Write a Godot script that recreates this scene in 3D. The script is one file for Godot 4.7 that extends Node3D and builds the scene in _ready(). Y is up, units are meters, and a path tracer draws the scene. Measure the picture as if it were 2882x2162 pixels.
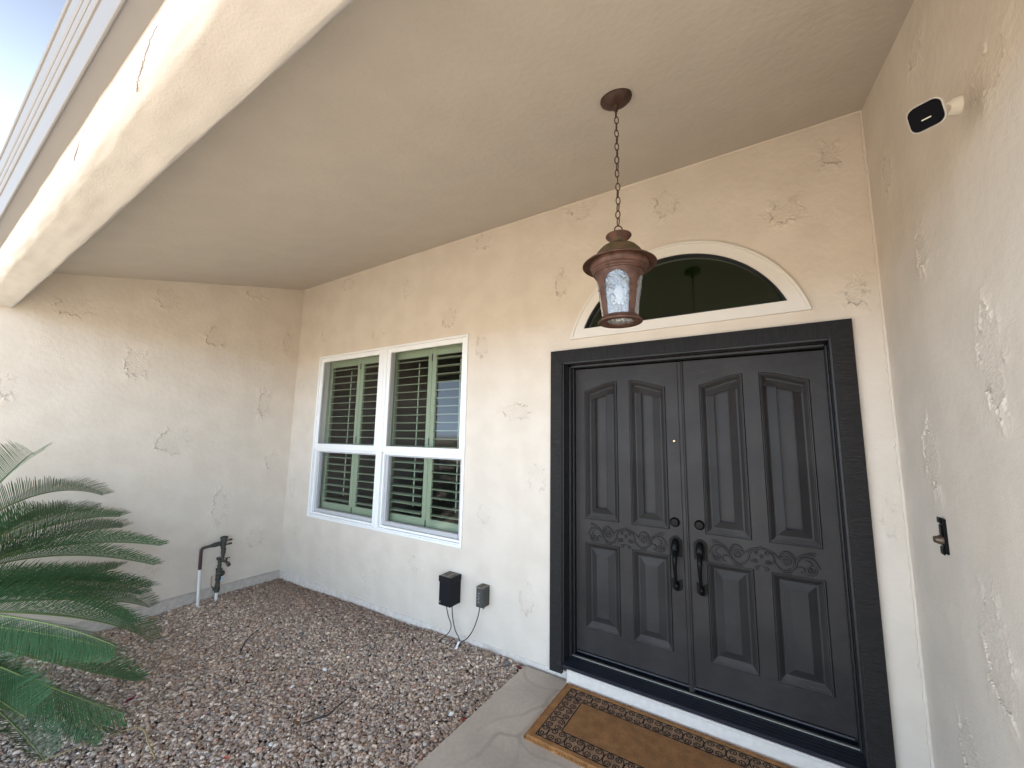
extends Node3D

# ---------- mesh builder ----------
class MB:
	var v := PackedVector3Array()
	var n := PackedVector3Array()
	var uv := PackedVector2Array()
	var c := PackedColorArray()
	var ix := PackedInt32Array()
	var col := Color(1, 1, 1)
	func tri(a: Vector3, b: Vector3, d: Vector3, ua := Vector2.ZERO, ub := Vector2.ZERO, ud := Vector2.ZERO):
		# a, b, d counter-clockwise as seen from outside
		var nn := (b - a).cross(d - a).normalized()
		var k := v.size()
		v.append(a); v.append(d); v.append(b)
		n.append(nn); n.append(nn); n.append(nn)
		uv.append(ua); uv.append(ud); uv.append(ub)
		c.append(col); c.append(col); c.append(col)
		ix.append(k); ix.append(k + 1); ix.append(k + 2)
	func tri_from(center: Vector3, a: Vector3, b: Vector3, d: Vector3):
		if (b - a).cross(d - a).dot((a + b + d) / 3.0 - center) < 0.0:
			tri(a, d, b)
		else:
			tri(a, b, d)
	func quad(a: Vector3, b: Vector3, d: Vector3, e: Vector3, u := Rect2(0, 0, 1, 1)):
		var p := u.position
		var q := u.end
		tri(a, b, d, p, Vector2(q.x, p.y), q)
		tri(a, d, e, p, q, Vector2(p.x, q.y))
	func box(lo: Vector3, hi: Vector3, bevel := 0.0, xf := Transform3D.IDENTITY):
		var m := xf * ((lo + hi) * 0.5)
		var ctr := (lo + hi) * 0.5
		var h := (hi - lo) * 0.5
		var b := minf(bevel, minf(h.x, minf(h.y, h.z)) * 0.9)
		var pt := func(sx: float, sy: float, sz: float, ax: int) -> Vector3:
			var s := Vector3(sx, sy, sz)
			var q := Vector3.ZERO
			for i in 3:
				q[i] = ctr[i] + s[i] * (h[i] if i == ax else h[i] - b)
			return xf * q
		for ax in 3:
			for s in [-1.0, 1.0]:
				var a1 := (ax + 1) % 3
				var a2 := (ax + 2) % 3
				var g := []
				for k in [[-1, -1], [1, -1], [1, 1], [-1, 1]]:
					var t := Vector3.ZERO
					t[ax] = s; t[a1] = k[0]; t[a2] = k[1]
					g.append(pt.call(t.x, t.y, t.z, ax))
				tri_from(m, g[0], g[1], g[2]); tri_from(m, g[0], g[2], g[3])
		if b <= 0.0:
			return
		for ax in 3:
			var a1 := (ax + 1) % 3
			var a2 := (ax + 2) % 3
			for s1 in [-1.0, 1.0]:
				for s2 in [-1.0, 1.0]:
					var g := []
					for s in [-1.0, 1.0]:
						var t := Vector3.ZERO
						t[ax] = s; t[a1] = s1; t[a2] = s2
						g.append(pt.call(t.x, t.y, t.z, a1)); g.append(pt.call(t.x, t.y, t.z, a2))
					tri_from(m, g[0], g[1], g[3]); tri_from(m, g[0], g[3], g[2])
		for sx in [-1.0, 1.0]:
			for sy in [-1.0, 1.0]:
				for sz in [-1.0, 1.0]:
					tri_from(m, pt.call(sx, sy, sz, 0), pt.call(sx, sy, sz, 1), pt.call(sx, sy, sz, 2))
	func grid(p: PackedVector3Array, nu: int, nv: int, closed := false, flip := false):
		# p[j * nu + i]; smooth normals; front = du x dv
		var k := v.size()
		for j in nv:
			for i in nu:
				var i0 := i - 1
				var i1 := i + 1
				if closed:
					if i0 < 0: i0 = nu - 2
					if i1 > nu - 1: i1 = 1
				else:
					i0 = maxi(i0, 0); i1 = mini(i1, nu - 1)
				var j0 := maxi(j - 1, 0)
				var j1 := mini(j + 1, nv - 1)
				var nn := (p[j * nu + i1] - p[j * nu + i0]).cross(p[j1 * nu + i] - p[j0 * nu + i])
				if nn.length_squared() < 1e-18:
					nn = (p[mini(j + 1, nv - 1) * nu + i1] - p[mini(j + 1, nv - 1) * nu + i0]).cross(p[j1 * nu + i] - p[j0 * nu + i])
				if nn.length_squared() < 1e-18:
					nn = (p[maxi(j - 1, 0) * nu + i1] - p[maxi(j - 1, 0) * nu + i0]).cross(p[j1 * nu + i] - p[j0 * nu + i])
				nn = nn.normalized()
				if nn == Vector3.ZERO: nn = Vector3.UP
				v.append(p[j * nu + i]); n.append(-nn if flip else nn)
				uv.append(Vector2(float(i) / (nu - 1), float(j) / maxf(nv - 1, 1))); c.append(col)
		for j in nv - 1:
			for i in nu - 1:
				var a := k + j * nu + i
				var b := a + 1
				var d := a + nu + 1
				var e := a + nu
				if flip:
					ix.append_array(PackedInt32Array([a, b, d, a, d, e]))
				else:
					ix.append_array(PackedInt32Array([a, d, b, a, e, d]))
	func tube(pts: PackedVector3Array, rad, segs := 8, caps := true, flat := 1.0, up := Vector3.ZERO):
		var nv := pts.size()
		var p := PackedVector3Array()
		var t0 := (pts[1] - pts[0]).normalized()
		var nrm := up if up != Vector3.ZERO else (Vector3.UP if absf(t0.y) < 0.9 else Vector3.RIGHT)
		nrm = (nrm - t0 * nrm.dot(t0)).normalized()
		var ends := []
		for j in nv:
			var t := (pts[mini(j + 1, nv - 1)] - pts[maxi(j - 1, 0)]).normalized()
			if up != Vector3.ZERO: nrm = up
			nrm = (nrm - t * nrm.dot(t)).normalized()
			var bi := t.cross(nrm)
			var r: float = rad if rad is float else rad[j]
			for i in segs + 1:
				var a := TAU * i / segs
				p.append(pts[j] + (bi * cos(a) + nrm * sin(a) * flat) * r)
		grid(p, segs + 1, nv, true, true)
		if caps:
			for e in [0, nv - 1]:
				var dirv := (pts[0] - pts[1]) if e == 0 else (pts[nv - 1] - pts[nv - 2])
				for i in segs:
					var a := p[e * (segs + 1) + i]
					var b := p[e * (segs + 1) + i + 1]
					tri_from(pts[e] - dirv, pts[e], a, b)
	func lathe(at: Vector3, prof: Array, segs := 32, basis := Basis.IDENTITY):
		# prof: list of smooth pieces, each an array of Vector2(radius, height), going upwards
		for piece in prof:
			var p := PackedVector3Array()
			for q in piece:
				for i in segs + 1:
					var a := -TAU * i / segs
					p.append(at + basis * Vector3(q.x * cos(a), q.y, q.x * sin(a)))
			grid(p, segs + 1, piece.size(), true)
	func prism(poly: PackedVector2Array, z0: float, z1: float, xf := Transform3D.IDENTITY, front_only := false):
		if Geometry2D.is_polygon_clockwise(poly):
			poly = poly.duplicate(); poly.reverse()
		var t := Geometry2D.triangulate_polygon(poly)
		for k in range(0, t.size(), 3):
			var a := poly[t[k]]
			var b := poly[t[k + 1]]
			var d := poly[t[k + 2]]
			if (b - a).cross(d - a) < 0.0:
				var s := b
				b = d; d = s
			tri(xf * Vector3(a.x, a.y, z1), xf * Vector3(b.x, b.y, z1), xf * Vector3(d.x, d.y, z1), a, b, d)
			if not front_only:
				tri(xf * Vector3(a.x, a.y, z0), xf * Vector3(d.x, d.y, z0), xf * Vector3(b.x, b.y, z0), a, d, b)
		for k in poly.size():
			var a := poly[k]
			var b := poly[(k + 1) % poly.size()]
			quad(xf * Vector3(a.x, a.y, z0), xf * Vector3(b.x, b.y, z0), xf * Vector3(b.x, b.y, z1), xf * Vector3(a.x, a.y, z1))
	func mesh(m: Material) -> ArrayMesh:
		var a := []
		a.resize(Mesh.ARRAY_MAX)
		a[Mesh.ARRAY_VERTEX] = v
		a[Mesh.ARRAY_NORMAL] = n
		a[Mesh.ARRAY_TEX_UV] = uv
		a[Mesh.ARRAY_COLOR] = c
		a[Mesh.ARRAY_INDEX] = ix
		var am := ArrayMesh.new()
		am.add_surface_from_arrays(Mesh.PRIMITIVE_TRIANGLES, a)
		am.surface_set_material(0, m)
		return am

# ---------- scene helpers ----------
var taken := {}
var M := {}
var rng := RandomNumberGenerator.new()

func numbered(s: String) -> String:
	if not taken.has(s):
		taken[s] = 0
		return s
	taken[s] += 1
	return "%s_%03d" % [s, taken[s]]

func thing(called: String, label: String, category: String, at := Vector3.ZERO, group := "") -> Node3D:
	var o := Node3D.new()
	o.name = numbered(called)
	add_child(o)
	o.position = at
	tag(o, label, category, group)
	return o

func tag(o: Node, label: String, category: String, group := ""):
	o.set_meta("label", label); o.set_meta("category", category)
	if group != "": o.set_meta("group", group)

func obj(called: String, mb: MB, mat: Material, parent: Node = null) -> MeshInstance3D:
	return put(called, mb.mesh(mat), parent)

func put(called: String, mesh: Mesh, parent: Node = null) -> MeshInstance3D:
	var o := MeshInstance3D.new()
	o.mesh = mesh
	if parent == null:
		o.name = numbered(called)
		add_child(o)
	else:
		var k := 1
		var nm := called
		while parent.has_node(NodePath(nm)):
			nm = "%s_%03d" % [called, k]
			k += 1
		o.name = nm
		parent.add_child(o, true)
	return o

func struct(called: String, mb: MB, mat: Material, parent: Node = null) -> MeshInstance3D:
	var o := obj(called, mb, mat, parent)
	if parent == null: o.set_meta("kind", "structure")
	return o

func lin(r: float, g: float, b: float) -> Color:
	return Color(r, g, b).linear_to_srgb()

func mat(col: Color, rough := 0.8, metal := 0.0) -> StandardMaterial3D:
	var m := StandardMaterial3D.new()
	m.albedo_color = col
	m.roughness = rough
	m.metallic = metal
	return m

func noise(freq: float, oct := 4, s := 1, type := FastNoiseLite.TYPE_SIMPLEX_SMOOTH) -> FastNoiseLite:
	var f := FastNoiseLite.new()
	f.noise_type = type
	f.frequency = freq
	f.fractal_octaves = oct
	f.seed = s
	return f

func ntex(f: FastNoiseLite, size: int, c0: Color, c1: Color, lo := 0.25, hi := 0.75) -> NoiseTexture2D:
	var t := NoiseTexture2D.new()
	t.width = size; t.height = size
	t.seamless = true
	t.noise = f
	var g := Gradient.new()
	g.set_color(0, c0); g.set_offset(0, lo)
	g.set_color(1, c1); g.set_offset(1, hi)
	t.color_ramp = g
	return t

func bumptex(f: FastNoiseLite, size: int, strength := 4.0) -> NoiseTexture2D:
	var t := NoiseTexture2D.new()
	t.width = size; t.height = size
	t.seamless = true
	t.noise = f
	t.as_normal_map = true
	t.bump_strength = strength
	return t

func world_tri(m: StandardMaterial3D, scale: float):
	m.uv1_triplanar = true
	m.uv1_world_triplanar = true
	m.uv1_scale = Vector3.ONE * scale

func multi(called: String, mesh: Mesh, xs: Array, cols: Array, parent: Node) -> MultiMeshInstance3D:
	var mm := MultiMesh.new()
	mm.transform_format = MultiMesh.TRANSFORM_3D
	mm.use_colors = cols.size() > 0
	mm.mesh = mesh
	mm.instance_count = xs.size()
	for i in xs.size():
		mm.set_instance_transform(i, xs[i])
		if cols.size() > 0: mm.set_instance_color(i, cols[i])
	var o := MultiMeshInstance3D.new()
	o.multimesh = mm
	o.name = called
	parent.add_child(o, true)
	o.set_meta("kind", "stuff")
	return o

func arc(cx: float, cy: float, r: float, a0: float, a1: float, k: int) -> PackedVector2Array:
	var p := PackedVector2Array()
	for i in k + 1:
		var a := lerpf(a0, a1, float(i) / k)
		p.append(Vector2(cx + r * cos(a), cy + r * sin(a)))
	return p

func curve(pts: Array, per := 6) -> PackedVector3Array:
	var p := PackedVector3Array()
	for i in pts.size() - 1:
		var a: Vector3 = pts[maxi(i - 1, 0)]
		var b: Vector3 = pts[i]
		var d: Vector3 = pts[i + 1]
		var e: Vector3 = pts[mini(i + 2, pts.size() - 1)]
		for k in per:
			p.append(b.cubic_interpolate(d, a, e, float(k) / per))
	p.append(pts[pts.size() - 1])
	return p

# ---------- dimensions (metres; the slab's top is y = 0, the door wall's face is z = 0) ----------
const LX := -4.846
const RX := 0.535
const WB := 0.045
const SLOPE := 0.262
const CEIL0 := 3.41
const DZ := -0.13
const ARC_C := Vector2(-0.471, 2.148)

func gravel_y(x: float, z: float) -> float:
	var e := -0.005 - 0.028 * clampf(z, 0.0, 1.3) - 0.012 * maxf(z - 1.3, 0.0)
	e -= 0.030 * clampf((-2.2 - x) / 2.0, 0.0, 1.0)
	return e - 0.012 + 0.012 * sin(x * 2.3 + z * 1.7) * sin(z * 3.1 - x)

func _ready():
	rng.seed = 11
	# camera
	var cam := Camera3D.new()
	cam.name = "camera"
	add_child(cam)
	cam.position = Vector3(0, 1.605, 2.66)
	cam.rotation_degrees = Vector3(7.634, 32.557, 0.996)
	cam.fov = 87.92
	cam.near = 0.02
	cam.far = 600.0
	cam.current = true
	# sky, sun, exposure
	var sky_m := ProceduralSkyMaterial.new()
	sky_m.sky_top_color = Color(0.175, 0.185, 0.225)
	sky_m.sky_horizon_color = Color(0.80, 0.90, 1.0)
	sky_m.sky_curve = 0.17
	sky_m.ground_bottom_color = Color(0.45, 0.40, 0.34)
	sky_m.ground_horizon_color = Color(0.6, 0.56, 0.5)
	sky_m.energy_multiplier = 2.5
	var sky := Sky.new()
	sky.sky_material = sky_m
	var env := Environment.new()
	env.background_mode = Environment.BG_SKY
	env.sky = sky
	env.tonemap_mode = Environment.TONE_MAPPER_LINEAR
	env.tonemap_exposure = 4.4
	env.sdfgi_enabled = true
	env.ssao_enabled = true
	env.ssil_enabled = true
	var we := WorldEnvironment.new()
	we.name = "environment"
	we.environment = env
	add_child(we)
	var sun := DirectionalLight3D.new()
	sun.name = "sun"
	sun.light_energy = 1.6
	sun.light_color = Color(1.0, 0.95, 0.87)
	sun.light_angular_distance = 0.5
	sun.shadow_enabled = true
	sun.sky_mode = DirectionalLight3D.SKY_MODE_LIGHT_ONLY
	add_child(sun)
	sun.look_at_from_position(Vector3(0.7, 11, -1.1), Vector3.ZERO)

	materials()
	ground()
	walls()
	roof()
	arched_window()
	window()
	shutters()
	front_door()
	lantern()
	doormat()
	security_camera()
	doorbell()
	boxes()
	irrigation()
	palm()
	gravel()
	litter()

func materials():
	# hand-trowelled painted stucco
	var st := mat(lin(0.65, 0.58, 0.497), 0.93)
	st.albedo_texture = ntex(noise(0.006, 5, 3), 512, Color(0.975, 0.972, 0.968), Color(1, 1, 1))
	st.normal_enabled = true
	st.normal_texture = bumptex(noise(0.02, 6, 5), 1024, 5.0)
	st.normal_scale = 0.2
	st.heightmap_enabled = true
	st.heightmap_texture = ntex(noise(0.11, 3, 6), 1024, Color.BLACK, Color.WHITE, 0.1, 0.9)
	st.heightmap_scale = 0.05
	world_tri(st, 0.9)
	M.stucco = st
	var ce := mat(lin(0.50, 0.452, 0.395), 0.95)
	ce.heightmap_enabled = true
	ce.heightmap_texture = ntex(noise(0.10, 3, 7), 512, Color.BLACK, Color.WHITE, 0.1, 0.9)
	ce.heightmap_scale = 0.05
	ce.albedo_texture = ntex(noise(0.008, 4, 8), 512, Color(0.98, 0.98, 0.978), Color(1, 1, 1))
	ce.normal_enabled = true
	ce.normal_texture = bumptex(noise(0.05, 5, 9), 512, 4.0)
	ce.normal_scale = 0.12
	world_tri(ce, 0.8)
	M.ceiling = ce
	var fo := mat(lin(0.55, 0.49, 0.43), 0.95)
	fo.albedo_texture = ntex(noise(0.02, 5, 13), 512, Color(0.93, 0.925, 0.92), Color(1, 1, 1))
	fo.normal_enabled = true
	fo.normal_texture = bumptex(noise(0.04, 5, 14), 512, 6.0)
	fo.normal_scale = 0.12
	world_tri(fo, 1.5)
	M.foundation = fo
	var fp: StandardMaterial3D = fo.duplicate()
	fp.albedo_color = lin(0.70, 0.63, 0.56)
	M.foundation_pale = fp
	var cu := mat(lin(0.70, 0.645, 0.585), 0.9)
	cu.albedo_texture = ntex(noise(0.03, 5, 21), 512, Color(0.965, 0.963, 0.96), Color(1, 1, 1), 0.2, 0.8)
	cu.normal_enabled = true
	cu.normal_texture = bumptex(noise(0.04, 5, 22), 512, 5.0)
	cu.normal_scale = 0.16
	world_tri(cu, 1.2)
	M.curb = cu
	var bw: StandardMaterial3D = st.duplicate()
	bw.albedo_color = lin(0.56, 0.535, 0.505)
	bw.normal_scale = 0.08
	M.beam_paint = bw
	var sp: StandardMaterial3D = st.duplicate()
	sp.vertex_color_use_as_albedo = true
	M.stucco_patch = sp
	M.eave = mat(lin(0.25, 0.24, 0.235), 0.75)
	M.trim = mat(lin(0.68, 0.65, 0.60), 0.7)
	M.vinyl = mat(lin(0.80, 0.80, 0.79), 0.35)
	M.vinyl_grey = mat(lin(0.46, 0.46, 0.47), 0.4)
	var pd := mat(lin(0.033, 0.029, 0.027), 0.48)
	pd.metallic_specular = 0.35
	pd.albedo_texture = ntex(noise(0.01, 4, 31), 256, Color(0.88, 0.87, 0.88), Color(1, 1, 1))
	pd.normal_enabled = true
	pd.normal_texture = bumptex(noise(0.03, 5, 32), 512, 2.0)
	pd.normal_scale = 0.25
	world_tri(pd, 1.0)
	M.door = pd
	# the same paint; ledges facing up carry dust and painted-in sky light
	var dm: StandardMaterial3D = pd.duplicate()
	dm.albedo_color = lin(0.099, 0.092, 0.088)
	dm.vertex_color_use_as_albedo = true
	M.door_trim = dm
	# resawn wood grain: streaks across the board
	var im := Image.create(256, 1024, false, Image.FORMAT_RGB8)
	var f1 := noise(0.35, 2, 41)
	var f2 := noise(0.05, 3, 42)
	for y in 1024:
		for x in 256:
			var q := 0.5 + 0.5 * f1.get_noise_2d(x * 0.035, y + 3.0 * f2.get_noise_2d(x * 0.3, y * 0.4)) + 0.25 * f2.get_noise_2d(x * 0.2, y)
			q = clampf(q, 0.0, 1.0)
			im.set_pixel(x, y, Color(q, q, q))
	var nimg: Image = im.duplicate()
	nimg.bump_map_to_normal_map(4.0)
	var bt := ImageTexture.create_from_image(im)
	var wood := mat(lin(0.015, 0.0135, 0.013), 0.55)
	wood.metallic_specular = 0.3
	wood.normal_enabled = true
	wood.normal_texture = ImageTexture.create_from_image(nimg)
	wood.normal_scale = 0.55
	wood.roughness_texture = bt
	wood.roughness = 0.75
	M.casing = wood
	M.jamb = mat(lin(0.014, 0.013, 0.014), 0.45)
	M.sill = mat(lin(0.014, 0.017, 0.026), 0.38)
	M.rubber = mat(lin(0.012, 0.012, 0.016), 0.35)
	M.aluminium = mat(lin(0.45, 0.46, 0.42), 0.35, 0.8)
	M.black_metal = mat(lin(0.005, 0.005, 0.005), 0.34)
	M.black_metal.metallic_specular = 0.25
	M.brass = mat(lin(0.75, 0.60, 0.35), 0.25, 0.9)
	var gl := StandardMaterial3D.new()
	gl.albedo_color = Color(0.06, 0.09, 0.07, 0.15)
	gl.transparency = BaseMaterial3D.TRANSPARENCY_ALPHA
	gl.roughness = 0.02
	gl.metallic_specular = 0.4
	M.pane = gl
	var gd := gl.duplicate()
	gd.albedo_color = Color(0.06, 0.12, 0.05, 0.6)
	gd.metallic_specular = 0.5
	M.dark_pane = gd
	M.shutter = mat(lin(0.31, 0.385, 0.26), 0.5)  # light tinted green by the window glass is put into this colour
	M.inside = mat(lin(0.16, 0.13, 0.115), 0.9)
	# copper
	var cp := mat(lin(0.118, 0.056, 0.038), 0.62, 0.2)
	cp.albedo_texture = ntex(noise(0.012, 5, 51), 512, Color(0.72, 0.70, 0.66), Color(1, 1, 1))
	cp.uv1_triplanar = true
	cp.uv1_scale = Vector3.ONE * 4.0
	M.copper = cp
	var cd: StandardMaterial3D = cp.duplicate()
	cd.albedo_color = lin(0.075, 0.037, 0.027)
	M.copper_dark = cd
	var cv: StandardMaterial3D = cp.duplicate()
	cv.albedo_color = lin(0.12, 0.078, 0.045)
	cv.albedo_texture = ntex(noise(0.01, 5, 53), 512, Color(0.75, 0.82, 0.72), Color(1, 0.93, 0.86))
	cv.metallic = 0.2
	M.copper_aged = cv
	var lg := StandardMaterial3D.new()
	lg.albedo_color = Color(0.93, 0.95, 0.97, 0.10)
	lg.roughness = 0.04
	lg.refraction_enabled = true
	lg.refraction_scale = 0.05
	M.solid_glass = lg
	lg = StandardMaterial3D.new()
	lg.albedo_color = Color(0.85, 0.87, 0.88, 0.30)
	lg.transparency = BaseMaterial3D.TRANSPARENCY_ALPHA
	lg.roughness = 0.05
	lg.metallic_specular = 0.7
	M.lantern_glass = lg
	M.white_plastic = mat(lin(0.72, 0.71, 0.69), 0.4)
	M.black_gloss = mat(lin(0.008, 0.008, 0.010), 0.3)
	M.black_gloss.specular_mode = BaseMaterial3D.SPECULAR_DISABLED
	M.black_plastic = mat(lin(0.009, 0.009, 0.012), 0.5)
	M.black_plastic.metallic_specular = 0.3
	var dust := mat(lin(0.23, 0.205, 0.18), 0.9)
	dust.albedo_texture = ntex(noise(0.02, 4, 61), 256, Color(0.7, 0.7, 0.7), Color(1, 1, 1))
	world_tri(dust, 3.0)
	M.dusty = dust
	M.grey_metal = mat(lin(0.05, 0.052, 0.045), 0.6, 0.2)
	var gm := mat(lin(0.10, 0.098, 0.085), 0.65, 0.3)
	gm.albedo_texture = ntex(noise(0.03, 5, 63), 256, Color(0.55, 0.54, 0.5), Color(1, 1, 1))
	world_tri(gm, 6.0)
	M.weathered = gm
	M.pvc = mat(lin(0.72, 0.71, 0.69), 0.45)
	M.purple = mat(lin(0.045, 0.022, 0.026), 0.45)

# ---------- ground, slab ----------
func ground():
	var g := MB.new()
	g.quad(Vector3(-150, -0.16, 150), Vector3(150, -0.16, 150), Vector3(150, -0.16, -150), Vector3(-150, -0.16, -150))
	var gm := mat(lin(0.48, 0.46, 0.43), 0.95)
	gm.albedo_texture = ntex(noise(0.05, 5, 71), 512, Color(0.75, 0.74, 0.72), Color(1, 1, 1))
	world_tri(gm, 0.5)
	struct("ground", g, gm)
	# soil sheet under the gravel
	var b := MB.new()
	var nu := 60
	var nv := 60
	var p := PackedVector3Array()
	for j in nv:
		for i in nu:
			var x := lerpf(LX - 0.1, -1.52, float(i) / (nu - 1))
			var z := lerpf(2.5, -0.15, float(j) / (nv - 1))
			p.append(Vector3(x, gravel_y(x, z) - 0.014, z))
	b.grid(p, nu, nv)
	var bm := mat(lin(0.14, 0.10, 0.08), 1.0)
	bm.albedo_texture = ntex(noise(0.12, 4, 72), 512, Color(0.45, 0.43, 0.42), Color(1, 1, 1))
	world_tri(bm, 2.0)
	struct("gravel_bed", b, bm)
	# porch slab with skim-coat seams and stains
	var n := 1024
	var im := Image.create(n, n, false, Image.FORMAT_RGB8)
	var hm := Image.create(n, n, false, Image.FORMAT_RGB8)
	var f1 := noise(0.004, 5, 73)
	var f2 := noise(0.06, 3, 74)
	var x0 := -1.544
	var size := 2.08
	for y in n:
		for x in n:
			var a := 0.95 + 0.10 * f1.get_noise_2d(x, y) + 0.035 * f2.get_noise_2d(x, y)
			im.set_pixel(x, y, Color(a, a * 0.995, a * 0.985))
			var h := 0.5 + 0.12 * f2.get_noise_2d(x * 2.0, y * 2.0) + 0.2 * f1.get_noise_2d(x * 1.5, y * 1.5)
			hm.set_pixel(x, y, Color(h, h, h))
	var seams := [
		[[-1.535, 0.02], [-1.50, 0.09], [-1.446, 0.14], [-1.338, 0.17], [-1.241, 0.134], [-1.2, 0.12]],
		[[-1.241, 0.134], [-1.243, 0.241], [-1.231, 0.29], [-1.236, 0.31], [-1.275, 0.386], [-1.297, 0.451], [-1.40, 0.56], [-1.45, 0.70]],
		[[-1.335, 0.84], [-1.329, 0.758], [-1.34, 0.677], [-1.321, 0.643], [-1.283, 0.636], [-1.232, 0.612], [-1.206, 0.636], [-1.10, 0.68], [-0.95, 0.66], [-0.80, 0.72]],
		[[-1.232, 0.612], [-1.228, 0.559], [-1.215, 0.42], [-1.222, 0.31]],
		[[-1.335, 0.84], [-1.38, 0.98], [-1.36, 1.15], [-1.45, 1.3]],
		[[-1.206, 0.636], [-1.15, 0.80], [-1.17, 1.0]]]
	for s in seams:
		var pts := []
		for q in s:
			pts.append(Vector3(q[0] + rng.randf_range(-0.006, 0.006), q[1], 0))
		var cv := curve(pts, 40)
		for q in cv:
			var px := int((q.x - x0) / size * n)
			var py := int(q.y / size * n)
			var w := 1 + int(2.0 * (0.5 + f2.get_noise_2d(px * 0.3, py * 0.3)))
			for dy in range(-9, 10):
				for dx in range(-9, 10):
					var xx := px + dx
					var yy := py + dy
					if xx < 0 or yy < 0 or xx >= n or yy >= n: continue
					var d := sqrt(dx * dx + dy * dy)
					var k := clampf(1.0 - (d - w) / 6.0, 0.0, 1.0)
					if k <= 0.0: continue
					var o := im.get_pixel(xx, yy)
					var tgt := Color(0.86, 0.84, 0.815)
					if o.r > tgt.r:
						im.set_pixel(xx, yy, o.lerp(tgt, 0.06 * k))
					var hh := hm.get_pixel(xx, yy).r
					hh = maxf(hh, 0.5 + 0.4 * k)
					hm.set_pixel(xx, yy, Color(hh, hh, hh))
	var sm := mat(lin(0.60, 0.52, 0.45), 0.75)
	sm.albedo_texture = ImageTexture.create_from_image(im)
	sm.heightmap_enabled = true
	sm.heightmap_texture = ImageTexture.create_from_image(hm)
	sm.heightmap_scale = 0.15
	sm.texture_repeat = true
	var s := MB.new()
	for k in 3:
		var z0 := size * k
		s.quad(Vector3(x0, 0, z0), Vector3(x0, 0, z0 + size), Vector3(x0 + size, 0, z0 + size), Vector3(x0 + size, 0, z0))
		# quad() lays u along its first edge; swap so that u runs with x and v with z
		var c0 := s.uv.size() - 6
		for i in 6:
			var q := s.v[c0 + i]
			s.uv[c0 + i] = Vector2((q.x - x0) / size, (q.z - z0) / size)
	s.quad(Vector3(x0, -0.15, 0), Vector3(x0, -0.15, size * 3), Vector3(x0, 0, size * 3), Vector3(x0, 0, 0))
	for i in range(s.uv.size() - 6, s.uv.size()):
		s.uv[i] = Vector2(s.v[i].z / size, 0.5 + s.v[i].y)
	struct("porch_slab", s, sm)

# ---------- walls ----------
func csg_box(lo: Vector3, hi: Vector3, op := CSGShape3D.OPERATION_UNION) -> CSGBox3D:
	var b := CSGBox3D.new()
	b.name = "box"
	b.size = hi - lo
	b.position = (lo + hi) * 0.5
	b.operation = op
	return b

func csg_poly(poly: PackedVector2Array, z0: float, z1: float, op := CSGShape3D.OPERATION_SUBTRACTION) -> CSGPolygon3D:
	var b := CSGPolygon3D.new()
	b.name = "polygon"
	b.polygon = poly
	b.depth = z1 - z0
	b.position.z = z1
	b.operation = op
	return b

func arch_poly(r: float, base: float) -> PackedVector2Array:
	var a := asin((base - ARC_C.y) / r)
	return arc(ARC_C.x, ARC_C.y, r, a, PI - a, 40)

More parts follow.
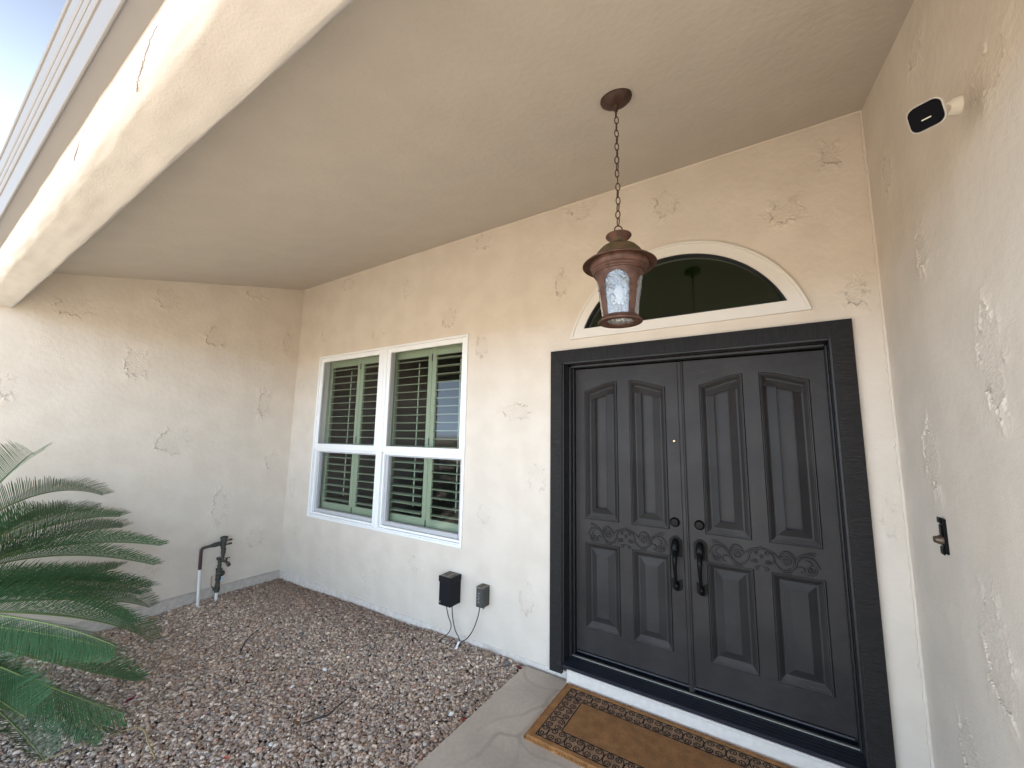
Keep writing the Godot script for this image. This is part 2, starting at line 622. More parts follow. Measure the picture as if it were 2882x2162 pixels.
func walls():
	# door wall
	var w := thing("back_wall", "cream stucco wall that holds the double door, arched window and white window", "wall")
	var c := CSGCombiner3D.new()
	c.name = "stucco"
	c.material_override = M.stucco
	w.add_child(c)
	c.add_child(csg_box(Vector3(LX - 0.2, WB, -0.2), Vector3(RX + 0.2, 3.55, 0)))
	c.add_child(csg_box(Vector3(-4.355, 0.712, -0.5), Vector3(-2.163, 2.488, 0.5), CSGShape3D.OPERATION_SUBTRACTION))
	c.add_child(csg_box(Vector3(-1.285, -0.2, -0.5), Vector3(0.348, 2.2, 0.5), CSGShape3D.OPERATION_SUBTRACTION))
	c.add_child(csg_poly(arch_poly(0.734, 2.333), -0.5, 0.5))
	var fb := MB.new()
	fb.box(Vector3(LX - 0.1, -0.3, -0.2), Vector3(-1.18, WB - 0.002, -0.024))
	fb.box(Vector3(0.30, -0.3, -0.2), Vector3(RX, WB - 0.002, -0.024))
	obj("foundation_band", fb, M.foundation_pale, w)
	var sc := MB.new()
	sc.tube(PackedVector3Array([Vector3(LX, WB + 0.004, -0.005), Vector3(-1.34, WB + 0.004, -0.005)]), 0.0065, 8)
	obj("weep_edge", sc, M.stucco, w)
	var back := [
		[-1.092, 3.356, 0.263, 0.189], [-0.491, 3.19, 0.178, 0.2], [0.165, 2.922, 0.207, 0.141], [0.385, 3.2, 0.09, 0.139], [-1.254, 2.768, 0.136, 0.204], [0.435, 2.398, 0.102, 0.163],
		[-2.044, 3.312, 0.207, 0.15], [-2.941, 3.069, 0.187, 0.196], [-3.94, 3.3, 0.243, 0.15], [-2.391, 2.676, 0.18, 0.22], [-3.377, 2.648, 0.221, 0.111], [-4.306, 2.777, 0.186, 0.227],
		[-2.012, 2.362, 0.138, 0.223], [-1.661, 1.803, 0.279, 0.164], [-4.729, 2.198, 0.13, 0.2], [-4.482, 1.722, 0.15, 0.161], [-1.46, 1.302, 0.16, 0.217], [-1.942, 0.996, 0.137, 0.16],
		[-4.557, 0.497, 0.138, 0.148], [-4.723, 0.984, 0.13, 0.26], [-1.541, 0.456, 0.136, 0.237], [-2.667, 0.493, 0.169, 0.134], [-3.258, 0.247, 0.198, 0.224], [-4.081, 0.227, 0.163, 0.159], [0.475, 1.249, 0.06, 0.196]]
	var strong := [1.1, 1.5, 1.7, 1.3, 1.2, 1.6, 1.0, 1.0, 0.8, 1.2, 0.7, 1.0, 1.0, 1.2, 0.8, 0.6, 0.8, 0.6, 0.6, 0.7, 0.9, 0.6, 0.6, 0.5, 0.5]
	for k in back.size():
		var q: Array = back[k]
		patch(w, Vector3(q[0], q[1], 0), Vector3.RIGHT, Vector3.UP, q[2], q[3], 100 + k, strong[k])
	# left wall
	var l := thing("left_wall", "cream stucco side wall on the left behind the sago palm and valve pipes", "wall")
	var lb := MB.new()
	lb.box(Vector3(LX - 0.2, WB, -0.2), Vector3(LX, 3.5, 2.46))
	lb.box(Vector3(LX - 0.2, WB, 2.46), Vector3(LX, 2.62, 2.5))
	obj("stucco", lb, M.stucco, l)
	var lf := MB.new()
	lf.box(Vector3(LX - 0.2, -0.3, -0.1), Vector3(LX - 0.026, WB - 0.002, 2.5))
	obj("foundation_band", lf, M.foundation, l)
	var lw := MB.new()
	lw.tube(PackedVector3Array([Vector3(LX - 0.005, WB + 0.004, 0.0), Vector3(LX - 0.005, WB + 0.004, 2.5)]), 0.0065, 8)
	obj("weep_edge", lw, M.stucco, l)
	var left := [
		[1.92, 2.62, 0.26, 0.17], [1.322, 2.88, 0.19, 0.2], [0.562, 3.18, 0.214, 0.107], [0.882, 2.6, 0.227, 0.22], [0.149, 2.696, 0.12, 0.282], [1.482, 2.208, 0.189, 0.275], [2.198, 1.919, 0.09, 0.175],
		[0.353, 1.937, 0.125, 0.317], [1.136, 1.503, 0.287, 0.265], [0.191, 1.29, 0.181, 0.212], [0.681, 0.836, 0.149, 0.354], [0.3, 0.453, 0.17, 0.226], [1.651, 0.953, 0.125, 0.076], [1.209, 0.293, 0.166, 0.185]]
	for k in left.size():
		var q: Array = left[k]
		patch(l, Vector3(LX, q[1], q[0]), Vector3(0, 0, -1), Vector3.UP, q[2], q[3], 200 + k, 1.0)
	# right wall
	var r := thing("right_wall", "cream stucco side wall close on the right that carries the camera and doorbell", "wall")
	var rb := MB.new()
	rb.box(Vector3(RX, -0.15, -0.2), Vector3(RX + 0.35, 3.5, 1.55))
	obj("stucco", rb, M.stucco, r)
	var right := [[1.246, 2.565, 0.2, 0.14], [0.8, 3.02, 0.16, 0.09], [0.332, 2.842, 0.167, 0.2], [0.631, 2.34, 0.116, 0.176], [1.044, 1.839, 0.155, 0.333], [0.46, 1.561, 0.158, 0.305], [0.83, 1.009, 0.192, 0.357], [0.483, 0.556, 0.165, 0.215]]
	for k in right.size():
		var q: Array = right[k]
		patch(r, Vector3(RX, q[1], q[0]), Vector3(0, 0, 1), Vector3.UP, q[2], q[3], 300 + k, 0.7 if k == 0 else 1.15)
	# lumpy caulk line where door wall and right wall meet
	var bead := PackedVector3Array()
	var br := []
	var fn := noise(1.3, 3, 77)
	for k in 150:
		var y := lerpf(0.02, 3.40, k / 149.0)
		bead.append(Vector3(RX - 0.002 + 0.003 * fn.get_noise_1d(y * 9.0), y, 0.003))
		br.append(0.007 + 0.006 * maxf(0.0, fn.get_noise_1d(y * 22.0 + 40.0)) * 2.0)
	var bm := MB.new()
	bm.tube(bead, br, 8)
	obj("corner_bead", bm, M.stucco, r)

# one broken-plaster patch: a low trowelled swell round a rough recess with ragged lips; crevice shade and grime painted in
func patch(parent: Node, at: Vector3, u: Vector3, v: Vector3, w: float, h: float, s: int, strength: float, bend := 0.0, paint: Material = null):
	var nrm := u.cross(v)
	var f := noise(1.0, 3, s)
	var g := noise(1.0, 4, s + 500)
	var hw := w * 0.5
	var hh := h * 0.5
	var small := minf(hw, hh)
	var ext := 0.06 if bend == 0.0 else 0.02
	var su := hw + ext
	var sv := hh + ext
	var step := 0.0036
	var nu := int(2.0 * su / step) + 1
	var nv := int(2.0 * sv / step) + 1
	var p := PackedVector3Array()
	var dirt_shade := PackedFloat32Array()
	var lip := 0.0062 * strength
	var fa := 0.022 / maxf(small, 0.03)
	for j in nv:
		for i in nu:
			var x := lerpf(-su, su, float(i) / (nu - 1))
			var y := lerpf(-sv, sv, float(j) / (nv - 1))
			var wx := x + 0.020 * f.get_noise_2d(x * 20.0, y * 20.0) + 0.009 * g.get_noise_2d(x * 80.0, y * 80.0 + 7.0)
			var wy := y + 0.020 * f.get_noise_2d(x * 20.0 + 31.0, y * 20.0) + 0.009 * g.get_noise_2d(x * 80.0, y * 80.0 + 77.0)
			var rho := sqrt(wx * wx / (hw * hw) + wy * wy / (hh * hh))
			var th := atan2(wy / hh, wx / hw)
			var ring := 0.84 + 0.34 * f.get_noise_2d(cos(th) * 1.3 + 50.0, sin(th) * 1.3)
			var amp := clampf(0.50 + 1.5 * f.get_noise_2d(cos(th) * 1.1 + 90.0, sin(th) * 1.1) - 0.30 * sin(th) - 0.25 * cos(th), 0.0, 1.0)
			var sd := (rho - ring) * small
			var z := 0.0
			var d := 0.0
			if sd > 0.0:
				z = lip * amp * exp(-sd / 0.024)
			else:
				var rough := maxf(0.0, g.get_noise_2d(x * 30.0 + 9.0, y * 75.0))
				var inner := 0.0008 * strength * (1.0 + g.get_noise_2d(x * 60.0, y * 150.0)) + 0.0024 * strength * rough
				z = inner * clampf(-sd / 0.004, 0.25, 1.0)
				d = amp * exp(sd / 0.0045) + 0.12 * clampf(0.25 - rough, 0.0, 0.25) * 4.0 * clampf(-sd / 0.01, 0.0, 1.0) * clampf(0.4 + 2.0 * g.get_noise_2d(x * 45.0 + 70.0, y * 60.0), 0.0, 1.0)
			var ex := maxf(absf(x) - hw + 0.005, absf(y) - hh + 0.005) / ext
			z += 0.0003 - 0.0012 * clampf(ex, 0.0, 1.0)
			z = lerpf(z, -0.0009, clampf((ex - 0.75) * 4.0, 0.0, 1.0))
			if bend > 0.0:
				var a := y / bend
				p.append(at + u * x + v * (sin(a) * (bend + z)) + nrm * (cos(a) * (bend + z) - bend))
			else:
				p.append(at + u * x + v * y + nrm * z)
			dirt_shade.append(clampf(d * minf(strength, 1.3), 0.0, 1.0))
	var mb := MB.new()
	mb.grid(p, nu, nv)
	for i in dirt_shade.size():
		var k := dirt_shade[i]
		mb.c[i] = Color(1.0 - 0.50 * k, 1.0 - 0.54 * k, 1.0 - 0.58 * k)  # darker vertex colour: painted crevice shade together with settled grime
	obj("plaster_patch", mb, paint if paint else M.stucco_patch, parent)

func extrude_x(mb: MB, prof: PackedVector2Array, x0: float, x1: float, nx := 2, wob := 0.0):
	# prof: Vector2(z, y)
	var f := noise(1.0, 3, 88)
	var p := PackedVector3Array()
	for i in nx:
		var x := lerpf(x0, x1, float(i) / (nx - 1))
		for k in prof.size():
			var q := prof[k]
			var d := wob * f.get_noise_2d(x * 2.2, k * 0.35)
			p.append(Vector3(x, q.y + d, q.x + wob * 0.8 * f.get_noise_2d(x * 2.6 + 60.0, k * 0.35)))
	mb.grid(p, prof.size(), nx, false, false)

func roof():
	var y0 := CEIL0 + 0.2 * SLOPE
	var c := MB.new()
	var poly := PackedVector2Array([Vector2(-0.2, y0), Vector2(2.40, CEIL0 - 2.40 * SLOPE), Vector2(2.40, CEIL0 - 2.40 * SLOPE + 0.1), Vector2(-0.2, y0 + 0.1)])
	var xf := Transform3D(Basis(Vector3(0, 0, 1), Vector3(0, 1, 0), Vector3(-1, 0, 0)), Vector3.ZERO)
	c.prism(poly, -(RX + 0.15), -(LX - 0.15), xf)
	tag(struct("porch_ceiling", c, M.ceiling), "plain tan sloping porch ceiling from which the copper lantern hangs", "ceiling")
	# joint line along the top of the door wall
	var cj := PackedVector3Array()
	var fn := noise(1.0, 3, 99)
	for k in 120:
		var x := lerpf(LX, RX, k / 119.0)
		cj.append(Vector3(x, CEIL0 - 0.004 + 0.0025 * fn.get_noise_1d(x * 14.0), 0.002))
	var cb := MB.new()
	cb.tube(cj, 0.006, 8)
	obj("caulk_joint", cb, M.stucco, get_node("back_wall"))
	# beam: rounded stucco header along the porch front
	var pf := PackedVector2Array()
	pf.append(Vector2(2.22, 2.92))
	pf.append(Vector2(2.22, 2.75))
	for q in arc(2.245, 2.55, 0.025, PI, PI * 1.5, 6): pf.append(q)
	for k in range(1, 6): pf.append(Vector2(lerpf(2.245, 2.36, k / 6.0), 2.525))
	for q in arc(2.36, 2.585, 0.06, PI * 1.5, TAU, 12): pf.append(q)
	pf.append(Vector2(2.42, 2.66))
	var b := thing("porch_beam", "rounded white stucco beam along the porch front at upper left", "beam")
	var bm := MB.new()
	extrude_x(bm, pf, LX - 0.05, 3.2, 200, 0.0035)
	obj("stucco", bm, M.beam_paint, b)
	var fk := noise(1.0, 3, 181)
	for q in [[-1.19, -1.42, 0.96, 0.40], [-1.84, -2.02, 0.98, 0.62]]:
		var cp := PackedVector3Array()
		var cr := []
		for k in 46:
			var t := k / 45.0
			var x := lerpf(q[0], q[1], t) + 0.006 * fk.get_noise_1d(t * 60.0)
			var a := -PI * 0.5 * (1.0 - lerpf(q[2], q[3], t)) + 0.10 * fk.get_noise_1d(t * 26.0 + x)
			cp.append(Vector3(x, 2.585 + 0.0605 * sin(a), 2.36 + 0.0605 * cos(a)))
			cr.append(0.0011 + 0.0022 * maxf(0.0, fk.get_noise_1d(t * 90.0 + 11.0)) * sin(PI * t) + 0.0008 * sin(PI * t))
		var cm := MB.new()
		cm.tube(cp, cr, 6)
		obj("crack", cm, mat(lin(0.42, 0.39, 0.40), 0.95), b)
	# eave: soffit strip, fascia board, three drip mouldings
	var e := thing("roof_eave", "white painted fascia with three ridges above the porch beam", "fascia")
	var sf := MB.new()
	sf.box(Vector3(-6.2, 2.632, 2.415), Vector3(3.2, 2.66, 2.470))
	obj("soffit_strip", sf, M.eave, e)
	var fa := MB.new()
	fa.box(Vector3(-6.2, 2.625, 2.470), Vector3(3.2, 2.785, 2.478), 0.002)
	obj("fascia_board", fa, M.eave, e)
	var steps := [[2.778, 2.826, 2.487], [2.820, 2.866, 2.493], [2.860, 2.975, 2.499]]
	for q in steps:
		var mm := MB.new()
		mm.box(Vector3(-6.2, q[0], 2.465), Vector3(3.2, q[1], q[2]), 0.004)
		obj("moulding", mm, M.eave, e)
	var de := MB.new()
	de.box(Vector3(-6.2, 2.970, 2.45), Vector3(3.2, 2.990, 2.507), 0.003)
	obj("drip_edge", de, M.eave, e)
	# roof deck and the house behind (closed, so that daylight enters only through the glass)
	var r := MB.new()
	var rp := PackedVector2Array([Vector2(2.50, 2.995), Vector2(2.50, 3.04), Vector2(-4.0, 4.74), Vector2(-10.5, 3.04), Vector2(-10.5, 2.99), Vector2(-4.0, 4.66)])
	r.prism(rp, -3.2, 6.2, xf)
	struct("roof", r, mat(lin(0.30, 0.17, 0.11), 0.9))
	var t := 0.12
	var wallsi := MB.new()
	wallsi.box(Vector3(LX - 0.2, -0.2, -4.0 - t), Vector3(RX + 0.2, 3.5, -4.0))
	wallsi.box(Vector3(LX - 0.2 - t, -0.2, -4.0 - t), Vector3(LX - 0.2, 3.5, -0.1))
	wallsi.box(Vector3(RX + 0.2, -0.2, -4.0 - t), Vector3(RX + 0.2 + t, 3.5, -0.1))
	struct("interior_walls", wallsi, M.inside)
	var fl := MB.new()
	fl.box(Vector3(LX - 0.2, -0.1, -4.0), Vector3(RX + 0.2, 0.0, -0.2))
	struct("interior_floor", fl, M.inside)
	var ci := MB.new()
	ci.box(Vector3(LX - 0.35, 3.5, -4.2), Vector3(RX + 0.35, 3.56, -0.1))
	struct("interior_ceiling", ci, M.inside)

# ---------- windows ----------
func arched_window():
	var o := thing("arched_window", "half-round window with a white frame above the double door", "window")
	var outer := arch_poly(0.736, 2.329)
	var inner := arch_poly(0.66, 2.396)
	var f := MB.new()
	ring_face(f, outer, inner, -0.09, 0.012)
	obj("frame", f, M.trim, o)
	# thin outer flange standing proud
	var fl := MB.new()
	ring_face(fl, arch_poly(0.738, 2.327), arch_poly(0.722, 2.340), -0.02, 0.020)
	obj("flange", fl, M.trim, o)
	var bd := MB.new()
	ring_face(bd, arch_poly(0.664, 2.392), arch_poly(0.652, 2.404), -0.04, 0.004)
	obj("glazing_bead", bd, M.rubber, o)
	var g := MB.new()
	g.prism(arch_poly(0.664, 2.392), -0.032, -0.030, Transform3D.IDENTITY, true)
	var pm := MB.new()
	var poly := arch_poly(0.664, 2.392)
	var tr := Geometry2D.triangulate_polygon(poly)
	for k in range(0, tr.size(), 3):
		pm.tri_from(Vector3(0, 2.5, -5), v3(poly[tr[k]], -0.03), v3(poly[tr[k + 1]], -0.03), v3(poly[tr[k + 2]], -0.03))
	obj("glass_pane", pm, M.dark_pane, o)

func v3(p: Vector2, z: float) -> Vector3:
	return Vector3(p.x, p.y, z)

# a frame between two loops of equal length: front face at z1, back at z0, inner and outer edges
func ring_face(mb: MB, a: PackedVector2Array, b: PackedVector2Array, z0: float, z1: float):
	var n := a.size()
	for k in n:
		var j := (k + 1) % n
		mb.quad(v3(a[k], z1), v3(a[j], z1), v3(b[j], z1), v3(b[k], z1))
		mb.quad(v3(a[k], z0), v3(a[j], z0), v3(a[j], z1), v3(a[k], z1))
		mb.quad(v3(b[j], z0), v3(b[k], z0), v3(b[k], z1), v3(b[j], z1))

func frame_box(mb: MB, x0: float, y0: float, x1: float, y1: float, w: float, z0: float, z1: float, bv := 0.002, wb := -1.0):
	# four mitre-free bars round an opening, butted end to end
	if wb < 0.0: wb = w
	mb.box(Vector3(x0, y0, z0), Vector3(x0 + w, y1, z1), bv)
	mb.box(Vector3(x1 - w, y0, z0), Vector3(x1, y1, z1), bv)
	mb.box(Vector3(x0 + w, y1 - w, z0), Vector3(x1 - w, y1, z1 - 0.0005), bv)
	mb.box(Vector3(x0 + w, y0, z0), Vector3(x1 - w, y0 + wb, z1 - 0.0005), bv)

func window():
	var o := thing("double_hung_window", "white vinyl twin single-hung window with green-tinted shutters inside, left of the door", "window")
	var fr := MB.new()
	frame_box(fr, -4.362, 0.700, -2.155, 2.497, 0.022, -0.11, 0.014)
	obj("outer_frame", fr, M.vinyl, o)
	var sill := MB.new()
	sill.box(Vector3(-4.34, 0.715, -0.11), Vector3(-2.177, 0.732, 0.004), 0.003)
	obj("sill", sill, M.vinyl, o)
	var mu := MB.new()
	mu.box(Vector3(-3.277, 0.7225, -0.10), Vector3(-3.196, 2.4745, 0.010), 0.003)
	mu.box(Vector3(-3.242, 0.724, 0.0), Vector3(-3.231, 2.474, 0.013), 0.001)
	obj("mullion", mu, M.vinyl, o)
	for s in 2:
		var x0: float = [-4.339, -3.195][s]
		var x1: float = [-3.278, -2.178][s]
		var up := MB.new()
		frame_box(up, x0, 1.438, x1, 2.474, 0.046, -0.022, 0.004, 0.003, 0.062)
		obj("upper_sash", up, M.vinyl, o)
		var lo := MB.new()
		frame_box(lo, x0 + 0.002, 0.733, x1 - 0.002, 1.437, 0.020, -0.085, -0.012, 0.002)
		obj("lower_track", lo, M.vinyl, o)
		var ls := MB.new()
		frame_box(ls, x0 + 0.024, 0.755, x1 - 0.024, 1.432, 0.030, -0.080, -0.034, 0.003, 0.036)
		obj("lower_sash", ls, M.vinyl_grey, o)
		var gu := MB.new()
		gu.quad(Vector3(x0 + 0.04, 1.48, -0.008), Vector3(x1 - 0.04, 1.48, -0.008), Vector3(x1 - 0.04, 2.44, -0.008), Vector3(x0 + 0.04, 2.44, -0.008))
		obj("upper_glass", gu, M.pane, o)
		var gl := MB.new()
		gl.quad(Vector3(x0 + 0.05, 0.78, -0.06), Vector3(x1 - 0.05, 0.78, -0.06), Vector3(x1 - 0.05, 1.42, -0.06), Vector3(x0 + 0.05, 1.42, -0.06))
		obj("lower_glass", gl, M.pane, o)
		# sash latch at the top of the lower sash
		var lk := MB.new()
		lk.box(Vector3((x0 + x1) * 0.5 - 0.03, 1.433, -0.034), Vector3((x0 + x1) * 0.5 + 0.03, 1.4385, -0.016), 0.002)
		obj("latch", lk, M.vinyl, o)

func shutters():
	var spec := [
		[-4.372, -3.280, "louvred shutter, green from the tinted glass, behind the left half of the white window", [[-4.345, -3.777, 4.0], [-3.773, -3.295, 1.5]]],
		[-3.262, -2.160, "louvred shutter, green from the tinted glass, behind the right half of the white window", [[-3.245, -2.697, 9.0], [-2.693, -2.175, 0.5]]]]
	var lm := MB.new()
	# unit-length louvre of elliptical section, along x
	var pr := PackedVector2Array()
	for k in 17:
		var a := -TAU * k / 16.0
		pr.append(Vector2(0.036 * cos(a), 0.0055 * sin(a)))
	var p := PackedVector3Array()
	for i in 2:
		for q in pr: p.append(Vector3(-0.5 + i, q.y, q.x))
	lm.grid(p, 17, 2, true, true)
	var louvre := lm.mesh(M.shutter)
	for s in spec:
		var o := thing("plantation_shutter", s[2], "shutter", Vector3.ZERO, "louvred shutters inside the window")
		var fr := MB.new()
		frame_box(fr, s[0], 0.700, s[1], 2.510, 0.024, -0.20, -0.125, 0.003)
		obj("outer_frame", fr, M.shutter, o)
		for pn in s[3]:
			var x0: float = pn[0]
			var x1: float = pn[1]
			var z0 := -0.148
			var z1 := -0.122
			var st := 0.052
			for q in [[x0, x0 + st], [x1 - st, x1]]:
				var m := MB.new()
				m.box(Vector3(q[0], 0.726, z0), Vector3(q[1], 2.484, z1), 0.003)
				obj("stile", m, M.shutter, o)
			for q in [[0.726, 0.850], [2.380, 2.484]]:
				var m := MB.new()
				m.box(Vector3(x0 + st, q[0], z0), Vector3(x1 - st, q[1], z1 - 0.001), 0.003)
				obj("rail", m, M.shutter, o)
			for k in 20:
				var li := put("louver", louvre, o)
				li.transform = Transform3D(Basis(Vector3.RIGHT, deg_to_rad(pn[2] + rng.randf_range(-0.6, 0.6))).scaled_local(Vector3(x1 - x0 - 2.0 * st, 1, 1)), Vector3((x0 + x1) * 0.5, 0.890 + k * 0.0765, -0.137))
			var rod := MB.new()
			rod.box(Vector3((x0 + x1) * 0.5 + 0.04, 0.93, -0.186), Vector3((x0 + x1) * 0.5 + 0.054, 2.33, -0.176), 0.002)
			obj("tilt_rod", rod, M.shutter, o)
			for y in [0.80, 1.55, 2.36]:
				var hg := MB.new()
				hg.box(Vector3(x1 - 0.006, y - 0.035, z1 - 0.002), Vector3(x1 + 0.006, y + 0.035, z1 + 0.003), 0.001)
				obj("hinge", hg, M.rubber, o)

# ---------- front door ----------
func inset(poly: PackedVector2Array, d: float) -> PackedVector2Array:
	# poly counter-clockwise; same number of points, moved inward by d (mitred)
	var n := poly.size()
	var r := PackedVector2Array()
	for k in n:
		var a := (poly[k] - poly[(k + n - 1) % n]).normalized()
		var b := (poly[(k + 1) % n] - poly[k]).normalized()
		var na := Vector2(-a.y, a.x)
		var nb := Vector2(-b.y, b.x)
		var m := (na + nb).normalized()
		r.append(poly[k] + m * d / maxf(m.dot(na), 0.3))
	return r

func panel_poly(x0: float, y0: float, x1: float, y1: float, y2: float) -> PackedVector2Array:
	# counter-clockwise; the top runs from y1 at x0 to y2 at x1 as a gentle S
	var p := PackedVector2Array([Vector2(x0, y0), Vector2(x1, y0)])
	if absf(y1 - y2) < 0.005:
		p.append(Vector2(x1, y2)); p.append(Vector2(x0, y1))
		return p
	var k := 10
	for i in k + 1:
		var t := 1.0 - float(i) / k
		var u := t if y2 > y1 else 1.0 - t
		var e := pow(sin(u * PI * 0.5), 1.15) * 0.72 + u * u * (3.0 - 2.0 * u) * 0.28
		var lo := minf(y1, y2)
		p.append(Vector2(lerpf(x0, x1, t), lo + absf(y2 - y1) * e))
	return p

func loft(mb: MB, poly: PackedVector2Array, prof: Array, cap: bool, z: float):
	var prev := PackedVector2Array()
	var pz := 0.0
	for k in prof.size():
		var cur := inset(poly, prof[k].x)
		var cz: float = z + prof[k].y
		if k > 0:
			for i in cur.size():
				var j := (i + 1) % cur.size()
				mb.quad(v3(prev[i], pz), v3(prev[j], pz), v3(cur[j], cz), v3(cur[i], cz))
		prev = cur
		pz = cz
	if cap:
		var t := Geometry2D.triangulate_polygon(prev)
		for i in range(0, t.size(), 3):
			mb.tri_from(Vector3(prev[0].x, prev[0].y, pz - 1.0), v3(prev[t[i]], pz), v3(prev[t[i + 1]], pz), v3(prev[t[i + 2]], pz))

func dusty(mb: MB):  # lightens faces that look up: dust plus sky light painted in
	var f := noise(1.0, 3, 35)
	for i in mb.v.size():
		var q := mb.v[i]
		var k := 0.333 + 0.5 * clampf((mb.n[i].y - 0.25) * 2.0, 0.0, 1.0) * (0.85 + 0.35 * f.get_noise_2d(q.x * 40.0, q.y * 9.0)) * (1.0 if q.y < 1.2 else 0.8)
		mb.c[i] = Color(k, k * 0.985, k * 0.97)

func board(mb: MB, a: Vector2, b: Vector2, c: Vector2, d: Vector2, z0: float, z1: float, along_y: bool):
	# front quad a b c d (counter-clockwise) with grain across the board, plus edges; u across, v along
	var q := [a, b, c, d]
	var k0 := mb.uv.size()
	mb.quad(v3(a, z1), v3(b, z1), v3(c, z1), v3(d, z1))
	for i in 4:
		var e: Vector2 = q[i]
		var f: Vector2 = q[(i + 1) % 4]
		mb.quad(v3(e, z0), v3(f, z0), v3(f, z1), v3(e, z1))
	for i in range(k0, mb.uv.size()):
		var w := mb.v[i]
		mb.uv[i] = Vector2(w.x + w.z, w.y) * Vector2(2.0, 2.0) if along_y else Vector2(w.y + w.z, w.x) * Vector2(2.0, 2.0)

